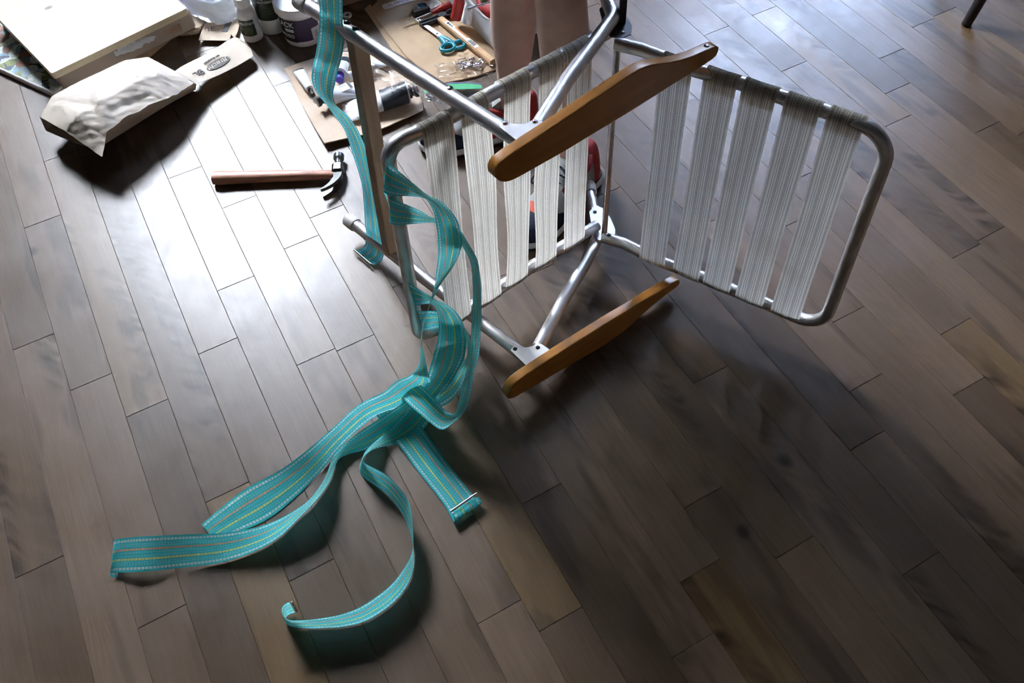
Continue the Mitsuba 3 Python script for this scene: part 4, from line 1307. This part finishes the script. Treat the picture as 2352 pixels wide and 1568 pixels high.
r1_ = loop("", [(1019, 105), (1031, 100), (1043, 105), (1040, 113), (1027, 117.5), (1014, 115), (1013, 109)], .0125)
r2_ = loop("", [(1046, 97), (1058, 93.5), (1066, 98), (1065, 106), (1054, 111), (1044, 107), (1042, 101)], .0100)
arm1 = tube(np.array([at(1010, 86, .0125), at(1017, 93, .0130), at(1024, 101, .0125)]), [.0052, .0070, .0060], 14)
arm2 = tube(np.array([at(1012, 84, .0105), at(1026, 91, .0110), at(1042, 99, .0100)]), [.0052, .0066, .0056], 14)
add(sc + "__handle", join(r1_, arm1), "m_teal_plastic", 50, label="turquoise plastic handle")
add(sc + "__handle", join(r2_, arm2), "m_teal_plastic", 50, label="turquoise plastic handle")

wst = thing("wooden_stick", "pale wooden stick with an orange and white printed label beside the storage box", "stick")
s0, s1 = at(1010, 44, .0125), at(1134, 146, .0125)
ex = unit(s1 - s0)
ey = np.cross(EZ, ex)


def f_palewood(p, n, uv):
    g = noise(p.x * 60.0, p.y * 60.0, p.z * 30.0) * .6 + noise(p.x * 260.0, p.y * 260.0, p.z * 100.0) * .4
    return mix((0.52, 0.32, 0.15), (0.64, 0.43, 0.24), g)


scene["m_pale_wood"] = {"type": "twosided", "bsdf": {"type": "principled", "base_color": proc(f_palewood), "roughness": .5}}
LS = np.linalg.norm(s1 - s0)
add(wst + "__shaft", frame_box((s0 + s1) / 2 + EZ * .0015, ex, ey, EZ, LS, .020, .016, .004), "m_pale_wood", 30)
ztop = .0125 + .0015 + .0082
lb = add(wst + "__label", frame_box(s0 + ex * LS * .42 + EZ * (ztop - .0125), ex, ey, EZ, LS * .58, .0125, .0005), "m_label_white", label="white printed label")
add(lb + "__orange_band", frame_box(s0 + ex * LS * .40 + ey * .0042 + EZ * (ztop - .0121), ex, ey, EZ, LS * .24, .0042, .0005), "m_orange")
for k in range(9):
    add(lb + "__bar", frame_box(s0 + ex * (LS * .56 + k * .0032) + EZ * (ztop - .0120), ex, ey, EZ, .0012 + .0007 * (k % 3), .010, .0005), "m_ink_soft")
for k, w_ in enumerate((.008, .006, .005)):
    add(lb + "__mark", lathe([(0, 0), (w_ * .5, 0), (w_ * .5, .0004), (0, .0004)], s0 + ex * LS * (.17 + .035 * k) + EZ * (ztop - .0121), EZ, 14), "m_ink")

# awl with a red handle, dark pliers, ruler, packets at the top
aw = thing("awl", "thin steel awl with a red handle pointing left on the large cardboard", "awl")
t0, t1, t2 = at(921, 58, .012), at(990, 30, .014), at(1003, 25, .015)
add(aw + "__shaft", tube(np.array([t0 + (t1 - t0) * t for t in np.linspace(0, 1, 8)]), np.linspace(.0012, .0032, 8), 12), "m_steel", 40)
hd0, hd1 = t2, at(1036, 11, .018)
P = np.array([t1 + (t2 - t1) * .2] + [hd0 + (hd1 - hd0) * t for t in np.linspace(0, 1, 8)])
add(aw + "__handle", tube(P, [.004, .006, .009, .011, .0115, .011, .010, .0105, .009], 18), "m_red", 40, label="red plastic handle")
pr = thing("pliers", "dark pliers lying across the large cardboard beside the wooden stick", "pliers")
t0, t1 = at(970, 55, .012), at(1044, 28, .012)
ex = unit(t1 - t0)
ey = np.cross(EZ, ex)
LP = np.linalg.norm(t1 - t0)
add(pr + "__jaw", join(frame_box(t0 + ex * .022 + ey * .0065, ex, ey, EZ, .055, .009, .012, .002), frame_box(t0 + ex * .022 - ey * .0065, ex, ey, EZ, .055, .009, .012, .002), lathe([(0, 0), (.013, 0), (.013, .013), (.011, .015), (0, .015)], t0 + ex * .06 - EZ * .0065, EZ, 20)), "m_dark_steel", 30)
for sg in (-1, 1):
    P = spline(np.array([t0 + ex * .06, t0 + ex * .09 + ey * sg * .012, t0 + ex * .14 + ey * sg * .016, t0 + ex * (LP + .02) + ey * sg * .009]), 16)
    add(pr + "__handle", tube(P, .0062, 12), "m_black_plastic", 40)
rl = thing("ruler", "white ruler with faded red lettering at the top edge of the large cardboard", "ruler")
t0, t1 = at(879, 16, .0085), at(985, -16, .0085)
ex = unit(t1 - t0)
ey = np.cross(EZ, ex)
LR = np.linalg.norm(t1 - t0)
pl = sbox(0, -.011, LR, .011).buffer(-.006).buffer(.006)
rk = add(rl + "__body", prism(pl, t0 - EZ * .003, ex, ey, EZ, .003), "m_white_plastic")
scene["m_print_red"] = {"type": "twosided", "bsdf": {"type": "principled", "base_color": rgb(.55, .22, .22), "roughness": .6}}
add(rl + "__print", text_on("ELEMENTARY", .011, t0 + ex * LR * .48 + EZ * .0002, ex, ey), "m_print_red")
pkt = thing("blade_packet", "grey and blue packet lying on the large cardboard under the storage box", "packet")
pc = at(987, 14, .013)
ex = unit(at(1010, 6, .013) - pc)
ey = np.cross(EZ, ex)
pk1 = add(pkt + "__card", frame_box(pc, ex, ey, EZ, .062, .040, .010, .002), "m_label_white", 20)
add(pkt + "__blue_panel", frame_box(pc - ex * .020 + EZ * .0052, ex, ey, EZ, .018, .036, .0006), "m_blue")
blk = at(968, 28, .012)
add("black_clamp", join(frame_box(blk, ex, ey, EZ, .05, .018, .020, .003), frame_box(blk + ex * .02 + ey * .012, ex, ey, EZ, .012, .03, .014, .002)), "m_black_plastic", 20, label="small black plastic clamp left of the grey and blue packet", cat="clamp")

# ------------------------------------------------------------------ storage box
bx_ = thing("storage_box", "milky plastic storage box of craft supplies standing behind the person's legs", "box")
n0 = at(1134, 120, .005)
dl = unit(at(1052, 30, .005) - n0)
dr2 = np.cross(EZ, dl)
if dr2[0] < 0:
    dr2 = -dr2
bl_, bw_, bh_ = .36, .24, .10
sdir = dr2
walls = []


def wallq(a, b, a2, b2):
    return grid_mesh(np.array([[a, b], [a2, b2]]))


def boxc(l, w, z, grow):
    return n0 + dl * (l + (grow if l > 0 else -grow)) + dr2 * (w + (grow if w > 0 else -grow)) + EZ * z


cor = [(0, 0), (0, bw_), (bl_, bw_), (bl_, 0)]
lo_ = sbox(0, 0, bl_, bw_).buffer(-.02).buffer(.02)
Gs = []
for z, g in ((0.0, -.008), (.004, -.003), (bh_, .006), (bh_ + .002, .012), (bh_ - .004, .013)):
    ring = lo_.buffer(g)
    Gs.append(np.array([(lambda c_: n0 + dl * c_[0] + dr2 * c_[1] + EZ * z)(ring.exterior.interpolate(t, normalized=True).coords[0]) for t in np.linspace(0, 1, 72)]))
bm = grid_mesh(np.array(Gs))
fl_ = prism(lo_.buffer(-.008), n0, dl, dr2, EZ, .002)
add(bx_ + "__tub", join(bm, fl_), "m_milky_plastic", 40)
rc = thing("red_cloth_bundle", "red bundle inside the plastic storage box", "cloth")
mm = trimesh.creation.icosphere(3)
v = mm.vertices.copy()
v *= (1 + .18 * (meshkit.fbm(v * 2.2 + 4, 3) - .5))[:, None]
v = v * np.array([.10, .036, .034])
mm.vertices = (n0 + dl * .15 + dr2 * .052 + EZ * .048) + v[:, :1] * dl + v[:, 1:2] * dr2 + v[:, 2:] * EZ
add(rc, mm, "m_red", True, label="red bundle inside the plastic storage box", cat="cloth")
tr_ = thing("tray", "small cream tray with a dark inside standing in the storage box", "tray")
to = n0 + dl * .085 + dr2 * .160 + EZ * .05
inner = sbox(-.06, -.045, .06, .045).buffer(.008)
shell = prism(inner, to, dl, dr2, EZ, .056)
hole = prism(inner.buffer(-.0045), to + EZ * .004, dl, dr2, EZ, .06)
try:
    shell = trimesh.boolean.difference([shell, hole], engine="manifold")
except Exception:
    pass
scene["m_tray"] = {"type": "twosided", "bsdf": {"type": "principled", "base_color": rgb(.30, .29, .21), "roughness": .5}}
add(tr_, shell, "m_tray", label="small cream tray with a dark inside standing in the storage box", cat="tray")
sp = thing("spoon", "silver spoon handle lying across the rim of the storage box", "spoon")
s0, s1 = at(1073, 21, .118), at(1134, 2, .118)
P = np.array([s0 + (s1 - s0) * t for t in np.linspace(0, 1.4, 12)])
add(sp, tube(P, np.r_[.0045, .0038, np.linspace(.0026, .0022, 10)], 12), "m_steel", 40, label="silver spoon handle lying across the rim of the storage box", cat="spoon")
for k, (cc, px, py, zz) in enumerate((("m_white_plastic", 1085, 8, .10), ("m_red", 1060, 0, .09), ("m_label_olive", 1118, 2, .09))):
    P = at(px, py - 14, zz)
    add("craft_bottle", lathe([(0, -.07), (.014, -.07), (.015, -.066), (.015, -.01), (.007, .0), (.007, .012), (0, .013)], P, unit([.3, .2, .9]), 20), cc, 40,
        label=("white", "red", "olive green")[k] + " small craft bottle standing in the storage box", cat="bottle")

# ------------------------------------------------------------------ furniture at the edges
cbx = thing("cardboard_box", "brown cardboard box standing behind the upper chair leg at the photo's top edge", "box")
b0_, b1_ = at(786, 20, 0), at(872, -6, 0)
ex = unit(b1_ - b0_)
ey = np.cross(EZ, ex)
scene["m_brown_card"] = {"type": "twosided", "bsdf": {"type": "principled", "base_color": rgb(.20, .13, .085), "roughness": .7}}
bc_ = b0_ + ex * .06 + ey * .12
add(cbx + "__body", frame_box(bc_ + EZ * .091, ex, ey, EZ, .34, .23, .18, .003), "m_brown_card")
add(cbx + "__tape", frame_box(bc_ + EZ * .1815, ex, ey, EZ, .345, .05, .0012), "m_kraft")
stl = thing("dark_stool", "dark wooden stool whose slanted leg stands on the floor at the right", "stool")
foot = at(2219, 57, 0)
scn = foot + np.array([.30, .24, .46])
legs = [foot]
for sx, sy in ((.44, -.04), (.02, .42), (.50, .40)):
    legs.append(foot + np.array([sx, sy, 0]))
for fp in legs:
    tp = np.array([foot[0] + .25 + (fp[0] - foot[0] - .25) * .42, foot[1] + .20 + (fp[1] - foot[1] - .20) * .42, .44])
    P = np.array([fp + EZ * .0005 + (tp - fp) * t for t in np.linspace(0, 1, 12)])
    add(stl + "__leg", tube(P, np.linspace(.0125, .020, 12), 18), "m_dark_wood", 40)
add(stl + "__seat", lathe([(0, 0), (.175, 0), (.185, .008), (.185, .022), (.178, .030), (0, .026)], np.array([foot[0] + .25, foot[1] + .20, .43]), EZ, 48), "m_dark_wood", 40)

# ------------------------------------------------------------------ the person standing behind the chair
import manifold3d as m3d

per = thing("person", "person standing behind the chair, bare legs in grey, red and navy sneakers", "person")


def chain(bones, edge=.016, taubin=12):
    """Hulls of spheres at the two ends of each bone, joined, refined and smoothed."""
    M = m3d.Manifold()
    for (a, ra), (b, rb) in bones:
        s1 = m3d.Manifold.sphere(ra, 20).translate([float(x) for x in a])
        s2 = m3d.Manifold.sphere(rb, 20).translate([float(x) for x in b])
        M += m3d.Manifold.batch_hull([s1, s2])
    M = M.refine_to_length(edge)
    me = M.to_mesh()
    t = trimesh.Trimesh(me.vert_properties[:, :3], me.tri_verts, process=True)
    trimesh.smoothing.filter_taubin(t, lamb=.5, nu=.53, iterations=taubin)
    return t


A1, A2 = np.array([-.036, 1.630, .075]), np.array([.096, 1.440, .075])
K1, K2 = np.array([-.012, 1.615, .475]), np.array([.070, 1.440, .490])
HP1, HP2 = np.array([-.130, 1.655, .865]), np.array([.045, 1.600, .875])
PV = (HP1 + HP2) / 2 + [0, .01, .04]
CH_ = PV + np.array([-.050, -.020, .350])
NK = CH_ + np.array([-.025, -.035, .150])
hd_c = NK + np.array([-.035, -.070, .110])
fd = unit(np.array([-.32, -.70, -.62]))
up_h = unit((hd_c - NK) - fd * ((hd_c - NK) @ fd))
bone = []
for A_, K_, H_ in ((A1, K1, HP1), (A2, K2, HP2)):
    dv_ = K_ - A_
    pts_ = [(A_ + [0, 0, -.015], .033), (A_ + dv_ * .12, .0315), (A_ + dv_ * .32 + [0, .004, 0], .0385), (A_ + dv_ * .58 + [0, .010, 0], .0500), (A_ + dv_ * .78 + [0, .008, 0], .0505), (K_, .0485), (K_ + (H_ - K_) * .35, .058), (H_ + [0, 0, -.08], .078), (H_, .085)]
    bone += list(zip(pts_[:-1], pts_[1:]))
ax_ = unit(HP2 - HP1)
SH1, SH2 = CH_ - ax_ * .155 + np.array([-.015, -.01, .025]), CH_ + ax_ * .155 + np.array([-.005, -.01, .055])
bone += [((HP1, .088), (HP2, .088)), ((PV, .105), (PV + (CH_ - PV) * .45, .100)), ((HP1 + [0, 0, .05], .085), (CH_ + (SH1 - CH_) * .5, .085)), ((HP2 + [0, 0, .05], .085), (CH_ + (SH2 - CH_) * .5, .085)),
         ((SH1, .046), (SH2, .046)), ((CH_, .095), (SH1, .046)), ((CH_, .095), (SH2, .046)), ((CH_ + (NK - CH_) * .4, .07), (NK, .052)), ((NK, .052), (hd_c + (NK - hd_c) * .35, .054)), ((hd_c - fd * .012 + up_h * .02, .088), (hd_c + fd * .022 - up_h * .062, .052))]
# face: nose, chin, ears
sx_ = unit(np.cross(up_h, fd))
bone += [((hd_c + fd * .078 + up_h * .005, .008), (hd_c + fd * .098 - up_h * .022, .012)), ((hd_c - sx_ * .080, .014), (hd_c - sx_ * .084 - up_h * .025, .010)), ((hd_c + sx_ * .080, .014), (hd_c + sx_ * .084 - up_h * .025, .010))]
ELB = {}
GRIP = at(764, -195, .775)          # the hands hold the hanging strap here
for SH_, sg in ((SH1, -1), (SH2, 1)):
    wr_ = (GRIP + np.array([.030, .045, .070])) if sg < 0 else (SH_ + np.array([.045, -.075, -.500]))
    mid_ = (SH_ + wr_) / 2
    half = np.linalg.norm(wr_ - SH_) / 2
    out_ = unit(np.array([-.55, .75, .05]) if sg < 0 else np.array([.65, .65, .0]))
    el_ = mid_ + out_ * math.sqrt(max(.265 ** 2 - half ** 2, .0016))
    ELB[sg] = el_
    pm_ = wr_ + (unit(GRIP - wr_) if sg < 0 else np.array([0, -.15, -.98])) * .060
    bone += [((SH_, .046), (el_, .036)), ((el_, .036), (wr_, .024)), ((wr_, .024), (pm_, .026))]
    for f_ in range(4):
        o_ = np.array([0, -.012 * (f_ - 1.5), 0])
        b_ = pm_ + o_ * 1.5 + [0, 0, -.012]
        m_ = b_ + np.array([-.016 * sg, -.004, -.034 + .004 * abs(f_ - 1)])
        bone += [((b_, .0092), (m_, .0085)), ((m_, .0085), (m_ + np.array([-.026 * sg, 0, -.012]), .0075))]
    th = wr_ + np.array([0, -.035, -.03])
    bone += [((wr_ + [0, -.012, -.02], .013), (th + [0, -.008, -.03], .0095)), ((th + [0, -.008, -.03], .0095), (th + [0, -.010, -.058], .0085))]
body = chain(bone)
add(per + "__body", body, "m_skin", True, label="bare lower legs")
plain("m_shirt", (0.22, 0.24, 0.28), 0.85, 0.2)
plain("m_shorts", (0.085, 0.09, 0.11), 0.85, 0.2)
plain("m_hair", (0.035, 0.022, 0.014), 0.6)
sb_ = []
for A_, K_, H_ in ((A1, K1, HP1), (A2, K2, HP2)):
    sb_ += [((H_, .112), (K_ + (H_ - K_) * .28, .082))]
sb_ += [((HP1 + [0, 0, .02], .110), (HP2 + [0, 0, .02], .110)), ((PV, .118), (PV + [0, 0, .09], .110))]
add(per + "__shorts", chain(sb_, .02, 8), "m_shorts", True, label="dark shorts")
st_ = [((PV + [0, 0, .05], .120), (PV + (CH_ - PV) * .5, .112)), ((HP1 + [0, 0, .07], .098), (CH_ + (SH1 - CH_) * .5, .097)), ((HP2 + [0, 0, .07], .098), (CH_ + (SH2 - CH_) * .5, .097)), ((CH_, .107), (SH1, .056)), ((CH_, .107), (SH2, .056)), ((SH1, .056), (SH2, .056)), ((CH_, .09), (NK + (CH_ - NK) * .35, .060))]
for SH_, sg in ((SH1, -1), (SH2, 1)):
    st_.append(((SH_, .057), (SH_ + (ELB[sg] - SH_) * .55, .052)))
add(per + "__shirt", chain(st_, .02, 8), "m_shirt", True, label="grey t-shirt")
hb = [((hd_c - fd * .025 + up_h * .035, .088), (hd_c - fd * .020 + up_h * .020, .090)), ((hd_c - fd * .045 + up_h * .01, .078), (hd_c - fd * .045 - up_h * .05, .06))]
add(per + "__hair", chain(hb, .014, 6), "m_hair", True, label="short dark hair")
for sg in (-1, 1):
    e_ = trimesh.creation.icosphere(2, .0105)
    e_.apply_translation(hd_c + fd * .081 + sx_ * sg * .031 + up_h * .008)
    ek = add(per + "__eye", e_, "m_print_white", True, label="eye")
    ir = trimesh.creation.icosphere(2, .0055)
    ir.apply_translation(hd_c + fd * .0880 + sx_ * sg * .031 + up_h * .008)
    add(ek + "__iris", ir, "m_hair", True)
add(per + "__mouth", tube(np.array([hd_c + fd * (.079 - .004 * abs(t)) + sx_ * .021 * t - up_h * .052 for t in np.linspace(-1, 1, 9)]), .0035, 8), "m_red", 40, label="mouth")

plain("m_shoe_grey", (0.36, 0.37, 0.36), 0.75, 0.25)
plain("m_shoe_navy", (0.012, 0.018, 0.042), 0.6, 0.3)
plain("m_shoe_red", (0.38, 0.040, 0.035), 0.6, 0.3)
plain("m_shoe_orange", (0.66, 0.10, 0.055), 0.6, 0.3)
plain("m_sole_black", (0.012, 0.012, 0.013), 0.7, 0.3)
plain("m_midsole", (0.62, 0.63, 0.61), 0.6, 0.3)


def shoe(heel, toe, ankle, outer, label):
    """outer: +1 when the outer side lies to the left of heel -> toe."""
    key = per + "__shoe"
    n_ = 0
    while any(k_.startswith(key + "__") for k_ in scene):
        n_ += 1
        key = per + f"__shoe_{n_:03d}"
    tag(key, label)
    X = unit(np.array([toe[0] - heel[0], toe[1] - heel[1], 0]))
    Y = np.cross(EZ, X)
    Ls = .285
    O = np.array([heel[0], heel[1], 0])
    ts = [0, .04, .12, .25, .42, .58, .72, .85, .94, 1.0]
    wl = [.012, .027, .034, .034, .034, .042, .047, .042, .028, .006]     # half widths
    hs = [.085, .098, .100, .098, .100, .082, .060, .047, .038, .018]
    from scipy.interpolate import PchipInterpolator as PI
    W_, H_ = PI(ts, wl), PI(ts, hs)

    def surf(t, th, grow=0.0):
        w_, h_ = W_(t) + grow, H_(t) + grow
        c_, s_ = np.cos(th), np.sin(th)
        y = w_ * np.sign(c_) * np.abs(c_) ** .75
        z = .022 + (h_ - .012) * np.abs(s_) ** .85
        lean = .006 * np.sin(np.pi * t)
        return O + X * (Ls * t)[..., None] + Y * (y + lean)[..., None] + EZ * z[..., None]

    def patch(t0, t1, a0, a1, grow, nt=18, na=14):
        t, a = np.meshgrid(np.linspace(t0, t1, nt), np.linspace(a0, a1, na), indexing="ij")
        return grid_mesh(surf(t, a, grow))

    def blob(fn, grow, n=40):
        """A region of the upper, t and angle given by fn(u, v)."""
        u, v = np.meshgrid(np.linspace(0, 1, 18), np.linspace(0, 1, 14), indexing="ij")
        t, a = fn(u, v)
        return grid_mesh(surf(np.clip(t, 0, 1), a, grow))

    ol = np.array([[Ls * t, W_(t) * 1.06 + .002] for t in np.linspace(0, 1, 40)])
    outl = Polygon(np.vstack([ol, ol[::-1] * [1, -1]])).buffer(.004)
    lean_o = O + Y * .003
    add(key + "__outsole", prism(outl.buffer(-.001), lean_o + EZ * .0006, X, Y, EZ, .011), "m_sole_black", 30, label="black outsole")
    mid = []
    for z, g in ((.0105, .0005), (.013, .0025), (.021, .0025), (.026, -.002)):
        p_ = outl.buffer(g)
        mid.append(np.array([lean_o + X * c_[0] + Y * c_[1] + EZ * z for c_ in (p_.exterior.interpolate(q_, normalized=True).coords[0] for q_ in np.linspace(0, 1, 90))]))
    add(key + "__midsole", grid_mesh(np.array(mid)), "m_midsole", True, label="pale midsole")
    add(key + "__upper", patch(0, 1, 0, math.pi, 0, 50, 30), "m_shoe_grey", True, label="grey mesh upper")
    side = 0.0 if outer > 0 else math.pi
    inn = 1 if outer > 0 else -1
    tc = add(key + "__toe_cap", blob(lambda u, v: (.80 + .20 * u - .27 * np.abs(2 * v - 1) ** 1.6 * (1 - u), math.pi * (v * 1.0)), .0012), "m_shoe_navy", True, label="navy toe cap")
    for sd__ in (0, 1):
        add(key + "__side_panel", blob(lambda u, v, q_=sd__: (.40 + .17 * u - .06 * v, (0 + .62 * v * (1 - .5 * (1 - u))) if q_ == 0 else math.pi - .62 * v * (1 - .5 * (1 - u))), .0010), "m_shoe_orange" if sd__ == (0 if outer < 0 else 1) else "m_shoe_red", True)
    add(key + "__vamp_patch", blob(lambda u, v: (.72 + .10 * u, math.pi * (.26 + .48 * v)), .0008), "m_shoe_orange", True, label="orange red toe patch")
    add(key + "__heel_counter", blob(lambda u, v: (.16 * u, math.pi * v), .0016), "m_shoe_red", True, label="red heel")
    # collar ring, tongue, laces
    rg = np.array([O + X * (.085 + .050 * math.cos(q_)) + Y * (.003 + .032 * math.sin(q_)) + EZ * (.088 + .010 * math.cos(q_) * (1 if math.cos(q_) > 0 else -.6)) for q_ in np.linspace(0, 2 * np.pi, 40)])
    add(key + "__collar", tube(rg, .0085, 10), "m_shoe_red", 50, label="red and white padded collar")
    tg = np.array([[O + X * (Ls * (.40 + .16 * u)) + Y * (.003 + .021 * v) + EZ * (.104 - .020 * u - .006 * v * v + .012 * max(0, .3 - u)) for v in np.linspace(-1, 1, 9)] for u in np.linspace(-.6, 1, 12)])
    add(key + "__tongue", grid_mesh(tg), "m_midsole", True)
    for k__ in range(5):
        tq = .42 + .052 * k__
        z_ = float(H_(tq)) + .013
        for s__ in (-1, 1):
            P_ = np.array([O + X * (Ls * (tq + .030 * f_)) + Y * (.003 + s__ * .023 * (1 - 2 * f_)) + EZ * (z_ - .012 * abs(1 - 2 * f_) ** 2 - .010 * f_) for f_ in np.linspace(0, 1, 8)])
            add(key + "__lace", tube(P_, .0022, 6), "m_midsole" if s__ < 0 else "m_shoe_navy", 40)
    for s__ in (-1, 1):
        P_ = spline(np.array([O + X * .122 + EZ * .112, O + X * .14 + Y * s__ * .03 + EZ * .105, O + X * .165 + Y * s__ * .048 + EZ * .075, O + X * .15 + Y * s__ * .040 + EZ * .060]), 18)
        add(key + "__lace", tube(P_, .0022, 6), "m_shoe_navy", 40)
    # the letter on the outer side, on a white ground
    for sd_a in (0, math.pi):
        a_ = .72 if sd_a == 0 else math.pi - .72
        p0 = surf(np.array([.50]), np.array([a_]), .002)[0]
        px_ = surf(np.array([.54]), np.array([a_]), .002)[0]
        pa_ = surf(np.array([.50]), np.array([a_ + (.1 if sd_a == 0 else -.1)]), .002)[0]
        ex_ = unit(px_ - p0)
        ey_ = unit((pa_ - p0) - ex_ * ((pa_ - p0) @ ex_))
        if np.cross(ex_, ey_) @ (Y if sd_a == 0 else -Y) < 0:
            ex_ = -ex_
        nn_ = np.cross(ex_, ey_)
        add(key + "__letter_ground", text_on("N", .050, p0 + nn_ * .0002, ex_, ey_, .12, True, .0012), "m_midsole")
        add(key + "__letter", text_on("N", .041, p0 + nn_ * .0014, ex_, ey_, .12, True, .0012), "m_shoe_red")


shoe((.022, 1.655), (-.256, 1.592), A1, 1, "grey, navy and red sneaker pointing left")
shoe((.142, 1.490), (-.038, 1.268), A2, 1, "grey, navy and red sneaker pointing towards the viewer")
